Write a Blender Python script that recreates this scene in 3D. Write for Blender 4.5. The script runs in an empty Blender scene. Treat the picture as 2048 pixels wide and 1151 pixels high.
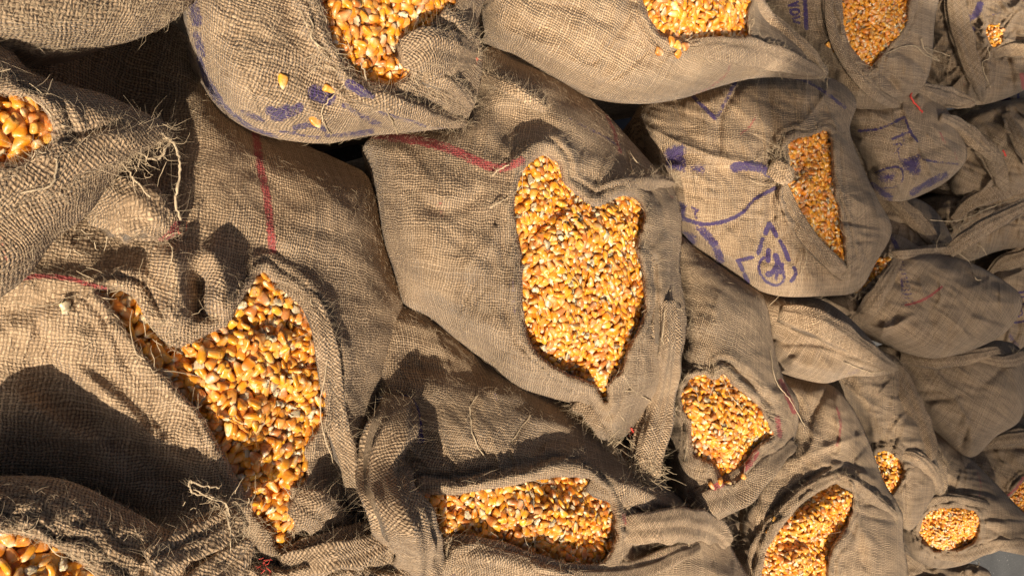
import bpy, math, random
import numpy as np
from mathutils import Vector, Matrix

SC = bpy.context.scene
COL = SC.collection
random.seed(7)
RNG = np.random.default_rng(7)
PI = math.pi

# ------------------------------------------------------------------ camera
H = 0.52
PITCH = math.radians(48)
FPX = 1577.0                      # focal length in pixels of the 2048-wide photograph
cam_d = bpy.data.cameras.new('camera')
cam = bpy.data.objects.new('camera', cam_d)
COL.objects.link(cam)
cam_d.sensor_width = 36.0
cam_d.lens = 36.0 * FPX / 2048.0
cam_d.clip_start = 0.02
cam_d.clip_end = 200.0
Fw = np.array([0, math.cos(PITCH), -math.sin(PITCH)])
Rt = np.array([0, math.sin(PITCH), math.cos(PITCH)])
Up = np.array([-1.0, 0, 0])
CAM = np.array([0, 0, H])
cam.matrix_world = Matrix(((Rt[0], Up[0], -Fw[0], CAM[0]), (Rt[1], Up[1], -Fw[1], CAM[1]),
                           (Rt[2], Up[2], -Fw[2], CAM[2]), (0, 0, 0, 1)))
SC.camera = cam

# ------------------------------------------------------------------ light
SUN_EL = math.radians(38)
SUN_AZ = (0.73, -0.683)            # where the sun stands, in plan (x, y)
travel = Vector((-SUN_AZ[0] * math.cos(SUN_EL), -SUN_AZ[1] * math.cos(SUN_EL), -math.sin(SUN_EL)))
w = bpy.data.worlds.new('World')
SC.world = w
w.use_nodes = True
nt = w.node_tree
nt.nodes.clear()
sky = nt.nodes.new('ShaderNodeTexSky')
sky.sky_type = 'NISHITA'
sky.sun_disc = False
sky.dust_density = 6.0
sky.ozone_density = 0.3
sky.air_density = 0.8
sky.sun_elevation = SUN_EL
sky.sun_rotation = math.atan2(SUN_AZ[0], SUN_AZ[1])
bg = nt.nodes.new('ShaderNodeBackground')
bg.inputs['Strength'].default_value = 0.054
out = nt.nodes.new('ShaderNodeOutputWorld')
nt.links.new(sky.outputs[0], bg.inputs[0])
nt.links.new(bg.outputs[0], out.inputs[0])
sl = bpy.data.lights.new('sun', 'SUN')
sl.energy = 5.0
sl.angle = math.radians(0.6)
sl.color = (1.0, 0.88, 0.71)
so = bpy.data.objects.new('sun', sl)
COL.objects.link(so)
so.rotation_euler = travel.to_track_quat('-Z', 'Y').to_euler()
SC.view_settings.view_transform = 'Standard'
SC.view_settings.look = 'None'
SC.view_settings.exposure = 0.41
SC.view_settings.gamma = 1.0
SC.view_settings.use_curve_mapping = False
SC.cycles.max_bounces = 6
SC.cycles.diffuse_bounces = 3
SC.cycles.transparent_max_bounces = 8

# ------------------------------------------------------------------ node helpers
class NT:
    def __init__(s, name):
        s.m = bpy.data.materials.new(name)
        s.m.use_nodes = True
        s.t = s.m.node_tree
        s.t.nodes.clear()
        s.out = s.t.nodes.new('ShaderNodeOutputMaterial')
    def _set(s, sock, v):
        if v is None: return
        if hasattr(v, 'is_output') or isinstance(v, bpy.types.NodeSocket):
            s.t.links.new(v, sock)
        else:
            sock.default_value = v
    def math(s, op, a, b=None, c=None, clamp=False):
        n = s.t.nodes.new('ShaderNodeMath'); n.operation = op; n.use_clamp = clamp
        s._set(n.inputs[0], a); s._set(n.inputs[1], b)
        if c is not None: s._set(n.inputs[2], c)
        return n.outputs[0]
    def mix(s, f, a, b, mode='MIX'):
        n = s.t.nodes.new('ShaderNodeMix'); n.data_type = 'RGBA'; n.blend_type = mode
        s._set(n.inputs[0], f); s._set(n.inputs[6], a); s._set(n.inputs[7], b)
        return n.outputs[2]
    def noise(s, vec, scale, detail=2, rough=0.5, dim='3D'):
        n = s.t.nodes.new('ShaderNodeTexNoise'); n.noise_dimensions = dim
        s._set(n.inputs['Vector'], vec); n.inputs['Scale'].default_value = scale
        n.inputs['Detail'].default_value = detail; n.inputs['Roughness'].default_value = rough
        return n.outputs[0]
    def comb(s, x, y, z=0.0):
        n = s.t.nodes.new('ShaderNodeCombineXYZ')
        s._set(n.inputs[0], x); s._set(n.inputs[1], y); s._set(n.inputs[2], z)
        return n.outputs[0]
    def mapr(s, v, a, b, c, d, smooth=False):
        n = s.t.nodes.new('ShaderNodeMapRange')
        if smooth: n.interpolation_type = 'SMOOTHSTEP'
        s._set(n.inputs[0], v)
        for i, q in enumerate((a, b, c, d)): n.inputs[i + 1].default_value = q
        return n.outputs[0]
    def white(s, vec, dim='2D'):
        n = s.t.nodes.new('ShaderNodeTexWhiteNoise'); n.noise_dimensions = dim
        s._set(n.inputs['Vector'], vec)
        return n.outputs[0]

# ------------------------------------------------------------------ burlap
THREAD = 0.0020                   # distance between two threads
def burlap_material():
    N = NT('jute_burlap')
    t = N.t
    uv = t.nodes.new('ShaderNodeUVMap'); uv.uv_map = 'UVMap'
    geo = t.nodes.new('ShaderNodeNewGeometry')
    at = t.nodes.new('ShaderNodeAttribute'); at.attribute_name = 'marks'; at.attribute_type = 'GEOMETRY'
    sepc = t.nodes.new('ShaderNodeSeparateColor'); t.links.new(at.outputs['Color'], sepc.inputs[0])
    purple, red, tone = sepc.outputs[0], sepc.outputs[1], sepc.outputs[2]
    warm = at.outputs['Alpha']
    s = t.nodes.new('ShaderNodeSeparateXYZ'); t.links.new(uv.outputs[0], s.inputs[0])
    # threads wander a little
    n1 = N.noise(uv.outputs[0], 45, 2); n2 = N.noise(uv.outputs[0], 52, 2)
    vv = t.nodes.new('ShaderNodeVectorMath'); vv.operation = 'ADD'; t.links.new(uv.outputs[0], vv.inputs[0]); vv.inputs[1].default_value = (3.1, 7.7, 0)
    n2 = N.noise(vv.outputs[0], 52, 2)
    n3 = N.noise(uv.outputs[0], 230, 1); 
    u = N.math('DIVIDE', N.math('ADD', s.outputs[0], N.math('MULTIPLY', N.math('SUBTRACT', n1, 0.5), 0.007)), THREAD)
    v = N.math('DIVIDE', N.math('ADD', s.outputs[1], N.math('MULTIPLY', N.math('SUBTRACT', n2, 0.5), 0.007)), THREAD)
    u = N.math('ADD', u, N.math('MULTIPLY', N.math('SUBTRACT', n3, 0.5), 0.55))
    v = N.math('ADD', v, N.math('MULTIPLY', N.math('SUBTRACT', n3, 0.5), -0.55))
    iu = N.math('FLOOR', u); iv = N.math('FLOOR', v)
    pu = N.math('ABSOLUTE', N.math('SINE', N.math('MULTIPLY', u, PI)))
    pv = N.math('ABSOLUTE', N.math('SINE', N.math('MULTIPLY', v, PI)))
    # over / under of the plain weave
    wu = N.math('ADD', 0.5, N.math('MULTIPLY', 0.5, N.math('COSINE', N.math('MULTIPLY', PI, N.math('ADD', N.math('SUBTRACT', v, 0.5), iu)))))
    wv = N.math('ADD', 0.5, N.math('MULTIPLY', 0.5, N.math('COSINE', N.math('MULTIPLY', PI, N.math('ADD', N.math('SUBTRACT', u, 0.5), N.math('ADD', iv, 1.0))))))
    ru = N.white(N.comb(iu, 3.0)); rv = N.white(N.comb(iv, 9.0))
    au = N.math('ADD', 0.75, N.math('MULTIPLY', ru, 0.5)); av = N.math('ADD', 0.70, N.math('MULTIPLY', rv, 0.5))
    hu = N.math('MULTIPLY', N.math('MULTIPLY', N.math('POWER', pu, 0.9), au), N.math('POWER', wu, 0.7))
    hv = N.math('MULTIPLY', N.math('MULTIPLY', N.math('POWER', pv, 0.9), av), N.math('POWER', wv, 0.7))
    h = N.math('MAXIMUM', hu, hv)
    # twisted fibres along each thread
    fu = N.noise(N.comb(N.math('MULTIPLY', u, 5.0), N.math('MULTIPLY', v, 0.9), iu), 1.0, 3, 0.7)
    fv = N.noise(N.comb(N.math('MULTIPLY', u, 0.9), N.math('MULTIPLY', v, 5.0), iv), 1.0, 3, 0.7)
    isu = N.math('GREATER_THAN', hu, hv)
    mf = t.nodes.new('ShaderNodeMix'); mf.data_type = 'FLOAT'
    t.links.new(isu, mf.inputs[0]); t.links.new(fv, mf.inputs[2]); t.links.new(fu, mf.inputs[3])
    fib = mf.outputs[0]
    # felted, hairy zones where the weave is clogged
    clog = N.mapr(N.noise(geo.outputs['Position'], 14, 3, 0.6), 0.46, 0.70, 0.0, 0.65)
    fine = N.noise(geo.outputs['Position'], 900, 3, 0.7)
    hh = N.math('ADD', N.math('MULTIPLY', h, N.math('SUBTRACT', 1.0, N.math('MULTIPLY', clog, 0.7))), N.math('MULTIPLY', fib, 0.35))
    hh = N.math('ADD', hh, N.math('MULTIPLY', fine, 0.30))
    bump = t.nodes.new('ShaderNodeBump'); bump.inputs['Strength'].default_value = 1.0; bump.inputs['Distance'].default_value = 0.0017
    t.links.new(hh, bump.inputs['Height'])
    # colour: straw threads, shade in the holes of the open weave painted dark
    rt = t.nodes.new('ShaderNodeMix'); rt.data_type = 'FLOAT'
    t.links.new(isu, rt.inputs[0]); t.links.new(rv, rt.inputs[2]); t.links.new(ru, rt.inputs[3])
    thr = rt.outputs[0]
    c1 = N.mix(thr, (0.44, 0.324, 0.212, 1), (0.65, 0.500, 0.340, 1))
    c1 = N.mix(N.mapr(fib, 0.35, 0.75, 0, 1), N.mix(1.0, c1, (0.62, 0.60, 0.56, 1), 'MULTIPLY'), N.mix(1.0, c1, (1.22, 1.2, 1.18, 1), 'MULTIPLY'))
    gap = N.mapr(h, 0.25, 0.72, 0.0, 1.0)
    gap = N.math('MAXIMUM', gap, clog)
    c2 = N.mix(gap, (0.10, 0.062, 0.030, 1), c1)
    stain = N.mapr(N.noise(geo.outputs['Position'], 5.5, 4, 0.65), 0.33, 0.68, 0.64, 1.14)
    spk = N.mapr(N.noise(geo.outputs['Position'], 330, 2, 0.5), 0.70, 0.78, 0.0, 1.0)
    c3 = N.mix(N.math('MULTIPLY', spk, 0.5), c2, (0.13, 0.08, 0.04, 1))
    # tone of each sack: grey to warm, dark to light
    wc = N.mix(warm, (0.96, 0.95, 0.95, 1), (1.12, 1.0, 0.87, 1))
    c4 = N.mix(1.0, c3, wc, 'MULTIPLY')
    k = N.math('MULTIPLY', stain, N.math('MULTIPLY', tone, 2.0))
    c5 = N.mix(1.0, c4, N.comb(k, k, k), 'MULTIPLY')
    # ink sits on the raised threads and wears off
    wear = N.math('ADD', N.math('MULTIPLY', fine, 0.75), N.math('MULTIPLY', N.noise(geo.outputs['Position'], 160, 3, 0.6), 0.75))
    cellr = N.white(N.comb(iu, iv)); strand = N.noise(N.comb(N.math('MULTIPLY', u, 0.25), v), 0.9, 2, 0.6)
    wear = N.math('ADD', N.math('MULTIPLY', wear, 0.55), N.math('ADD', N.math('MULTIPLY', cellr, 0.34), N.math('MULTIPLY', strand, 0.50)))
    wear = N.math('SUBTRACT', wear, N.math('MULTIPLY', h, 0.18))
    fade = N.mapr(N.noise(geo.outputs['Position'], 38, 3, 0.6), 0.36, 0.60, 0.76, 1.08)
    purple = N.math('MULTIPLY', purple, fade)
    pk = N.mapr(N.math('SUBTRACT', N.math('MULTIPLY', purple, 1.38), wear), -0.06, 0.26, 0.0, 0.95)
    c6 = N.mix(pk, c5, (0.046, 0.025, 0.115, 1))
    rk = N.mapr(N.math('SUBTRACT', N.math('MULTIPLY', red, 1.30), wear), -0.08, 0.26, 0.0, 0.88)
    c7 = N.mix(rk, c6, (0.36, 0.045, 0.050, 1))
    b = t.nodes.new('ShaderNodeBsdfPrincipled')
    t.links.new(c7, b.inputs['Base Color']); t.links.new(bump.outputs[0], b.inputs['Normal'])
    b.inputs['Roughness'].default_value = 0.85
    b.inputs['Specular IOR Level'].default_value = 0.25
    b.inputs['Sheen Weight'].default_value = 0.12
    b.inputs['Sheen Roughness'].default_value = 0.5
    t.links.new(b.outputs[0], N.out.inputs[0])
    return N.m

def simple(name, col, rough=0.8, var=0.25, scale=60, trans=0.0, bumpd=0.0):
    N = NT(name); t = N.t
    geo = t.nodes.new('ShaderNodeNewGeometry')
    n = N.mapr(N.noise(geo.outputs['Position'], scale, 3, 0.6), 0.3, 0.7, 1 - var, 1 + var)
    c = N.mix(1.0, (*col, 1), N.comb(n, n, n), 'MULTIPLY')
    b = t.nodes.new('ShaderNodeBsdfPrincipled')
    t.links.new(c, b.inputs['Base Color']); b.inputs['Roughness'].default_value = rough
    b.inputs['Specular IOR Level'].default_value = 0.3
    if bumpd:
        bp = t.nodes.new('ShaderNodeBump'); bp.inputs['Distance'].default_value = bumpd
        t.links.new(N.noise(geo.outputs['Position'], scale * 4, 4, 0.7), bp.inputs['Height'])
        t.links.new(bp.outputs[0], b.inputs['Normal'])
    t.links.new(b.outputs[0], N.out.inputs[0])
    return N.m

def corn_material():
    N = NT('dry_corn_kernel'); t = N.t
    at = t.nodes.new('ShaderNodeAttribute'); at.attribute_name = 'kcol'; at.attribute_type = 'GEOMETRY'
    geo = t.nodes.new('ShaderNodeNewGeometry')
    n = N.mapr(N.noise(geo.outputs['Position'], 420, 3, 0.6), 0.3, 0.7, 0.82, 1.14)
    c = N.mix(1.0, at.outputs['Color'], N.comb(n, n, n), 'MULTIPLY')
    bp = t.nodes.new('ShaderNodeBump'); bp.inputs['Distance'].default_value = 0.0004; bp.inputs['Strength'].default_value = 0.6
    t.links.new(N.noise(geo.outputs['Position'], 500, 2, 0.6), bp.inputs['Height'])
    b = t.nodes.new('ShaderNodeBsdfPrincipled')
    t.links.new(c, b.inputs['Base Color'])
    t.links.new(bp.outputs[0], b.inputs['Normal'])
    b.inputs['Roughness'].default_value = 0.36
    b.inputs['Coat Weight'].default_value = 0.12
    b.inputs['Coat Roughness'].default_value = 0.18
    b.inputs['Specular IOR Level'].default_value = 0.5
    b.inputs['Subsurface Weight'].default_value = 0.25
    b.inputs['Subsurface Radius'].default_value = (1.0, 0.45, 0.1)
    b.inputs['Subsurface Scale'].default_value = 0.0022
    t.links.new(b.outputs[0], N.out.inputs[0])
    return N.m

M_BURLAP = burlap_material()
M_FUZZ = simple('loose_jute_fibre', (0.60, 0.46, 0.30), 0.7, 0.2, 200)
M_THREAD = simple('loose_jute_thread', (0.47, 0.36, 0.23), 0.8, 0.3, 300)
M_RED = simple('red_stitching_thread', (0.62, 0.07, 0.05), 0.7, 0.2, 300)
M_CORN = corn_material()
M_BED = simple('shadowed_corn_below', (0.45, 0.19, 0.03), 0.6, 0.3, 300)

# ------------------------------------------------------------------ mesh helpers
def build_mesh(name, V, faces, mats, uv=None, marks=None, fmat=None, smooth=True):
    """faces: list of (n,4) / (n,3) int arrays."""
    V = np.asarray(V, dtype=np.float32)
    me = bpy.data.meshes.new(name)
    me.vertices.add(len(V)); me.vertices.foreach_set('co', V.ravel())
    idx = np.concatenate([f.ravel() for f in faces]) if faces else np.zeros(0, int)
    cnt = np.concatenate([np.full(len(f), f.shape[1]) for f in faces])
    st = np.concatenate([[0], np.cumsum(cnt)[:-1]])
    me.loops.add(len(idx)); me.loops.foreach_set('vertex_index', idx.astype(np.int32))
    me.polygons.add(len(cnt)); me.polygons.foreach_set('loop_start', st.astype(np.int32))
    me.polygons.foreach_set('loop_total', cnt.astype(np.int32))
    me.polygons.foreach_set('use_smooth', np.full(len(cnt), smooth))
    if fmat is not None: me.polygons.foreach_set('material_index', fmat.astype(np.int32))
    for m in mats: me.materials.append(m)
    if uv is not None:
        l = me.uv_layers.new(name='UVMap'); l.data.foreach_set('uv', np.asarray(uv, np.float32)[idx].ravel())
    if marks is not None:
        a = me.color_attributes.new('marks', 'FLOAT_COLOR', 'POINT')
        a.data.foreach_set('color', np.asarray(marks, np.float32).ravel())
    me.update(calc_edges=True); me.validate()
    return me

def add_obj(name, me, parent=None):
    o = bpy.data.objects.new(name, me); COL.objects.link(o)
    if parent is not None:
        o.parent = parent
        o.matrix_parent_inverse = Matrix.Translation(parent.location).inverted()
    return o

def cr(pts, closed=False, sub=6):
    P = np.array(pts, float); n = len(P); outp = []
    rng = range(n) if closed else range(n - 1)
    for i in rng:
        if closed: a, b, c, d = P[(i - 1) % n], P[i], P[(i + 1) % n], P[(i + 2) % n]
        else: a, b, c, d = P[max(i - 1, 0)], P[i], P[i + 1], P[min(i + 2, n - 1)]
        for k in range(sub):
            t = k / sub
            outp.append(0.5 * ((2 * b) + (-a + c) * t + (2 * a - 5 * b + 4 * c - d) * t * t + (-a + 3 * b - 3 * c + d) * t ** 3))
    if not closed: outp.append(P[-1])
    return np.array(outp)

def polydist(P, X, Y, closed=True):
    """distance to polyline, nearest point, parameter 0..1"""
    sh = X.shape; x = X.ravel(); y = Y.ravel()
    A = P; B = np.roll(P, -1, 0) if closed else P[1:]
    if not closed: A = P[:-1]
    best = np.full(x.shape, 1e18); bx = np.zeros_like(x, float); by = np.zeros_like(x, float); bt = np.zeros_like(x, float)
    L = np.concatenate([[0], np.cumsum(np.hypot(*(B - A).T))]); tot = L[-1] + 1e-9
    for i in range(len(A)):
        dx, dy = B[i] - A[i]; l2 = dx * dx + dy * dy + 1e-12
        t = np.clip(((x - A[i, 0]) * dx + (y - A[i, 1]) * dy) / l2, 0, 1)
        qx = A[i, 0] + t * dx; qy = A[i, 1] + t * dy
        d = (x - qx) ** 2 + (y - qy) ** 2
        m = d < best
        best[m] = d[m]; bx[m] = qx[m]; by[m] = qy[m]; bt[m] = ((L[i] + t * math.sqrt(l2)) / tot)[m]
    return np.sqrt(best).reshape(sh), bx.reshape(sh), by.reshape(sh), bt.reshape(sh)

def pip(P, X, Y):
    ins = np.zeros(X.shape, bool); n = len(P)
    for i in range(n):
        x1, y1 = P[i]; x2, y2 = P[(i + 1) % n]
        if y1 == y2: continue
        c = ((y1 > Y) != (y2 > Y)) & (X < (x2 - x1) * (Y - y1) / (y2 - y1) + x1)
        ins ^= c
    return ins

def blur(a, r):
    if r < 1: return a
    for _ in range(2):
        for ax in (0, 1):
            p = np.pad(a, [(r + 1, r) if i == ax else (0, 0) for i in (0, 1)], mode='edge')
            c = np.cumsum(p, axis=ax)
            n = a.shape[ax]
            a = (np.take(c, np.arange(2 * r + 1, 2 * r + 1 + n), ax) - np.take(c, np.arange(0, n), ax)) / (2 * r + 1)
    return a

def upsample(c, shape, f):
    ys = np.arange(shape[0]) / f; xs = np.arange(shape[1]) / f
    y0 = np.clip(np.floor(ys).astype(int), 0, c.shape[0] - 1); x0 = np.clip(np.floor(xs).astype(int), 0, c.shape[1] - 1)
    y1 = np.clip(y0 + 1, 0, c.shape[0] - 1); x1 = np.clip(x0 + 1, 0, c.shape[1] - 1)
    fy = np.clip(ys - y0, 0, 1)[:, None]; fx = np.clip(xs - x0, 0, 1)[None]
    return (c[y0][:, x0] * (1 - fy) + c[y1][:, x0] * fy) * (1 - fx) + (c[y0][:, x1] * (1 - fy) + c[y1][:, x1] * fy) * fx

def membrane(mask):
    m4 = mask[::4, ::4].astype(float); p = np.zeros(m4.shape)
    def relax(p, m, n):
        for _ in range(n):
            q = np.pad(p, 1)
            p = m * (0.25 * (q[:-2, 1:-1] + q[2:, 1:-1] + q[1:-1, :-2] + q[1:-1, 2:]) + 0.25)
        return p
    p = relax(p, m4, 700)
    p = upsample(p, mask.shape, 4) * 16 * mask
    p = relax(p, mask.astype(float), 50)
    return p / p.max()

def noise2(X, Y, scale, seed, n=18, stretch=1.0, ang=0.0):
    r = np.random.default_rng(seed)
    ca, sa = math.cos(ang), math.sin(ang)
    x = (X * ca + Y * sa) / stretch; y = -X * sa + Y * ca
    xw = x + scale * 0.35 * np.sin(y / scale * 2.3 + seed); yw = y + scale * 0.35 * np.sin(x / scale * 1.9 + seed * 2)
    o = np.zeros(np.broadcast(X, Y).shape)
    for i in range(n):
        a = r.uniform(0, 2 * PI); f = 2 * PI / scale * r.uniform(0.5, 1.6)
        o += np.sin((xw * math.cos(a) + yw * math.sin(a)) * f + r.uniform(0, 2 * PI))
    return o / math.sqrt(n / 2)

def depth_at(px):
    return H / (math.sin(PITCH) - (px - 1024) / FPX * math.cos(PITCH))

class Frame:
    def __init__(s, cx, cy, z0, tilt):
        s.k = depth_at(min(cx, 2080)) / FPX
        t = math.radians(tilt)
        s.n = np.array([0, -math.sin(t), math.cos(t)])
        d = Fw + Rt * (cx - 1024) / FPX - Up * (cy - 575.5) / FPX
        s.P0 = CAM + d * ((z0 - H) / d[2])
    def P(s, px, py, h):
        px = np.asarray(px, float); py = np.asarray(py, float); h = np.asarray(h, float)
        d = Fw + ((px - 1024) / FPX)[..., None] * Rt - ((py - 575.5) / FPX)[..., None] * Up
        t = (h + s.n @ (s.P0 - CAM)) / (d @ s.n)
        return CAM + d * t[..., None]

def tube(path, rad, sides=6, flat=None, cap=True, closed=False):
    """round tube through points; rad per point."""
    path = np.asarray(path, float); n = len(path)
    T = np.gradient(path, axis=0); T /= np.linalg.norm(T, axis=1)[:, None] + 1e-12
    up = np.array([0.13, 0.2, 0.97]); V = []
    a = np.cross(T, up); a /= np.linalg.norm(a, axis=1)[:, None] + 1e-9
    b = np.cross(a, T)
    th = np.linspace(0, 2 * PI, sides, endpoint=False)
    rad = np.broadcast_to(rad, (n,))
    V = path[:, None] + rad[:, None, None] * (a[:, None] * np.cos(th)[None, :, None] + b[:, None] * np.sin(th)[None, :, None])
    i = np.arange(n - 1)[:, None] * sides; j = np.arange(sides)[None]
    Fq = np.stack([i + j, i + (j + 1) % sides, i + sides + (j + 1) % sides, i + sides + j], -1).reshape(-1, 4)
    return V.reshape(-1, 3), Fq

def setp(o, label=None, cat=None, group=None, kind=None):
    if label: o['label'] = label
    if cat: o['category'] = cat
    if group: o['group'] = group
    if kind: o['kind'] = kind

# ------------------------------------------------------------------ the sack builder
SACKS = {}
MOUTHS = []          # for the corn
def sack(key, label, outline, z0=0.0, B=110, tilt=None, step=4, p=0.35, R=38, mouth=None, hem=(26, 10), drop=22, rim=(0, 40),
         gdome=1.0, ridges=(), bumps=(), wr=(3.0, 90), wr_ang=0.0, wr_st=2.5, ang=0.0, marks=(), tone=0.5, warm=0.5, fuzz=1.0,
         skirt=0.10, corners=(), threads=(), frays=(), seed=None, extra_mouths=(), crumple=None):
    seed = seed if seed is not None else len(SACKS) * 13 + 5
    r = np.random.default_rng(seed)
    O = cr(outline, True, 6)
    cx, cy = O[:, 0].mean(), O[:, 1].mean()
    if tilt is None: tilt = float(np.clip((cx - 750) / 1150, 0, 1) * 30)
    F = Frame(cx, cy, z0, tilt); k = F.k
    x0, y0 = O.min(0) - 2 * step; x1, y1 = O.max(0) + 2 * step
    xs = np.arange(x0, x1 + step, step); ys = np.arange(y0, y1 + step, step)
    X, Y = np.meshgrid(xs, ys)
    ins = pip(O, X, Y)
    d, qx, qy, _ = polydist(O, X, Y)
    phi = blur(membrane(ins), 3)
    e = 1 - np.clip(d / R, 0, 1)
    edge = np.sqrt(np.clip(1 - e * e, 0, 1)) * ins
    dome = B * np.power(np.clip(phi, 0, 1), p) * edge
    h = dome.copy()
    fold = np.zeros_like(h)
    for rd in ridges:
        pts, amp, wd = rd[:3]; sharp = rd[3] if len(rd) > 3 else 2.0
        dd, _, _, tt = polydist(cr(pts, False, 6), X, Y, False)
        ends = np.clip(np.minimum(tt, 1 - tt) / 0.22, 0, 1); ends = ends * ends * (3 - 2 * ends)
        if len(rd) > 4 and rd[4]: ends = np.clip((tt if rd[4] == 2 else 1 - tt) / 0.25, 0, 1)
        fold += amp * np.exp(-(dd / wd) ** sharp) * ends
    if crumple is None: crumple = float(np.clip((cx - 1250) / 250, 0, 1))
    if crumple > 0:
        size = math.sqrt(max(1.0, ins.sum())) * step
        for q in range(int(13 * max(1, size / 230))):
            a0 = O[r.integers(0, len(O))]; t_ = r.uniform(0.35, 0.85); b0 = a0 + (np.array([cx, cy]) - a0) * t_ + r.normal(0, size * 0.10, 2)
            mid = (a0 + b0) / 2 + r.normal(0, size * 0.06, 2)
            dd, _, _, tt = polydist(cr([a0, mid, b0], False, 5), X, Y, False)
            wq = r.uniform(5, 12) * (size / 230) ** 0.5
            fold += crumple * r.choice([-1.0, -0.8, 1.0]) * r.uniform(6, 14) * np.exp(-(dd / wq) ** 1.25) * np.clip((1 - tt) / 0.5, 0, 1)
    for bx, by, amp, rr in bumps:
        fold += amp * np.exp(-((X - bx) ** 2 + (Y - by) ** 2) / rr ** 2)
    fw = np.clip(d / 14, 0, 1)
    h += fold * fw
    h += fw * wr[0] * (noise2(X, Y, wr[1], seed, stretch=wr_st, ang=wr_ang) + 0.45 * noise2(X, Y, wr[1] * 0.37, seed + 3, stretch=wr_st, ang=wr_ang + 0.5))
    rn = noise2(X, Y, wr[1] * 1.1, seed + 21, stretch=wr_st * 1.3, ang=wr_ang + 0.9 + 0.3 * (seed % 5))
    msk = np.clip(0.5 + 0.8 * noise2(X, Y, wr[1] * 2.2, seed + 33), 0, 1)
    h += fw * wr[0] * 2.3 * (np.exp(-(rn / 0.22) ** 2) - 0.3) * msk
    hs = h.copy()                                   # cloth without the mouth
    G = None; dm = None
    mouths = ([] if mouth is None else [mouth]) + list(extra_mouths)
    for mi, mp in enumerate(mouths):
        Mo = cr(mp, True, 5); Mo = Mo + r.normal(0, 1.0, Mo.shape)
        dd, _, _, tt = polydist(Mo, X, Y); inm = pip(Mo, X, Y)
        dm = np.where(inm, -dd, dd)
        hw = hem[0] * (1 + 0.32 * np.sin(tt * 23 + seed) + 0.2 * np.sin(tt * 51))
        xx = np.clip(dm / hw, 0, 1); amp_ = hem[1] * 2.0
        roll = np.power(np.clip(1 - (2 * xx - 1) ** 2, 0, 1), 0.45) * (dm > 0) * amp_ * (1 + 0.3 * np.sin(tt * 31 + 1))
        # a second stitched line outside the roll
        x2 = np.clip((dm - hw) / (hw * 0.9), 0, 1)
        roll2 = np.power(np.clip(1 - (2 * x2 - 1) ** 2, 0, 1), 0.6) * (dm > hw) * amp_ * 0.5
        col = rim[0] * np.exp(-np.clip(dm, 0, None) / rim[1])
        Gm = blur(dome * gdome + 0.25 * (hs - dome), 6) - drop + 6.0 * noise2(X, Y, 120, seed + 9) + np.clip(-dm, 0, 70) * 0.24
        outh = h + roll + roll2 + col
        # pleats running into the rim
        outh += 3.4 * np.sin(tt * (55 + 9 * (seed % 4)) + 2.5 * np.sin(tt * 17)) * np.exp(-np.clip(dm, 0, None) / 55) * (dm > 0)
        tb = np.clip(-dm / 7, 0, 1); tb = tb * tb * (3 - 2 * tb)
        h = np.where(inm, outh * (1 - tb) + (Gm - 12) * tb, outh)
        MOUTHS.append(dict(key=key, F=F, poly=Mo, xs=xs, ys=ys, G=Gm * k, k=k, step=step))
    # --- vertices; those just outside snap to the outline
    cell = ins[:-1, :-1] | ins[1:, :-1] | ins[:-1, 1:] | ins[1:, 1:]
    use = np.zeros(ins.shape, bool)
    use[:-1, :-1] |= cell; use[1:, :-1] |= cell; use[:-1, 1:] |= cell; use[1:, 1:] |= cell
    snap = use & ~ins
    near = snap | (ins & (d < 0.01))
    Xs = np.where(snap, qx, X); Ys = np.where(snap, qy, Y)
    hh = np.where(snap, 0, h)
    P = F.P(Xs, Ys, hh * k)
    # cloth coordinates by arc length over the unfolded surface
    Ps = F.P(X, Y, blur(np.where(ins, dome + 0.5 * fold * fw, 0), 5) * k)
    du = np.concatenate([np.zeros((len(ys), 1)), np.linalg.norm(np.diff(Ps, axis=1), axis=2)], 1)
    dv = np.concatenate([np.zeros((1, len(xs))), np.linalg.norm(np.diff(Ps, axis=0), axis=2)], 0)
    U = np.cumsum(du, 1); Vv = np.cumsum(dv, 0)
    U -= U[:, len(xs) // 2][:, None]; Vv -= Vv[len(ys) // 2][None]
    ca, sa = math.cos(ang), math.sin(ang)
    UV = np.stack([U * ca + Vv * sa, -U * sa + Vv * ca], -1) + r.uniform(0, 3, 2)
    # ink
    mk = np.zeros(X.shape + (4,)); mk[..., 2] = tone; mk[..., 3] = warm
    for m in marks:
        c = 0 if m[0] == 'p' else 1
        st = m[3] if len(m) > 3 else 1.0
        if m[2] == 'fill':
            Q = np.array(m[1], float); dd = polydist(Q, X, Y)[0]; v = np.where(pip(Q, X, Y), 0.8 + 0.4 * np.clip(dd / 10, 0, 1), np.clip(0.8 - dd / 12, 0, 1))
        else:
            Q = cr(m[1], False, 4) if len(m[1]) > 2 else np.array(m[1], float)
            dd = polydist(Q, X, Y, False)[0]; wd = m[2]
            v = np.clip((wd * 0.5 + wd * 0.30 + 1.6 - dd) / (wd * 0.40 + 2.0), 0, 1)
        mk[..., c] = np.maximum(mk[..., c], v * st)
    idm = -np.ones(ins.shape, int); idm[use] = np.arange(use.sum())
    cyi, cxi = np.nonzero(cell)
    quads = np.stack([idm[cyi, cxi], idm[cyi + 1, cxi], idm[cyi + 1, cxi + 1], idm[cyi, cxi + 1]], -1)
    V = P[use]; UVv = UV[use]; MK = mk[use]
    # --- side wall down to the floor
    ed = np.concatenate([quads[:, [0, 1]], quads[:, [1, 2]], quads[:, [2, 3]], quads[:, [3, 0]]])
    key_e = ed[:, 0].astype(np.int64) * 10 ** 7 + ed[:, 1]; key_r = ed[:, 1].astype(np.int64) * 10 ** 7 + ed[:, 0]
    be = ed[~np.isin(key_e, key_r)]
    bv = np.unique(be); mp_ = {}
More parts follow.
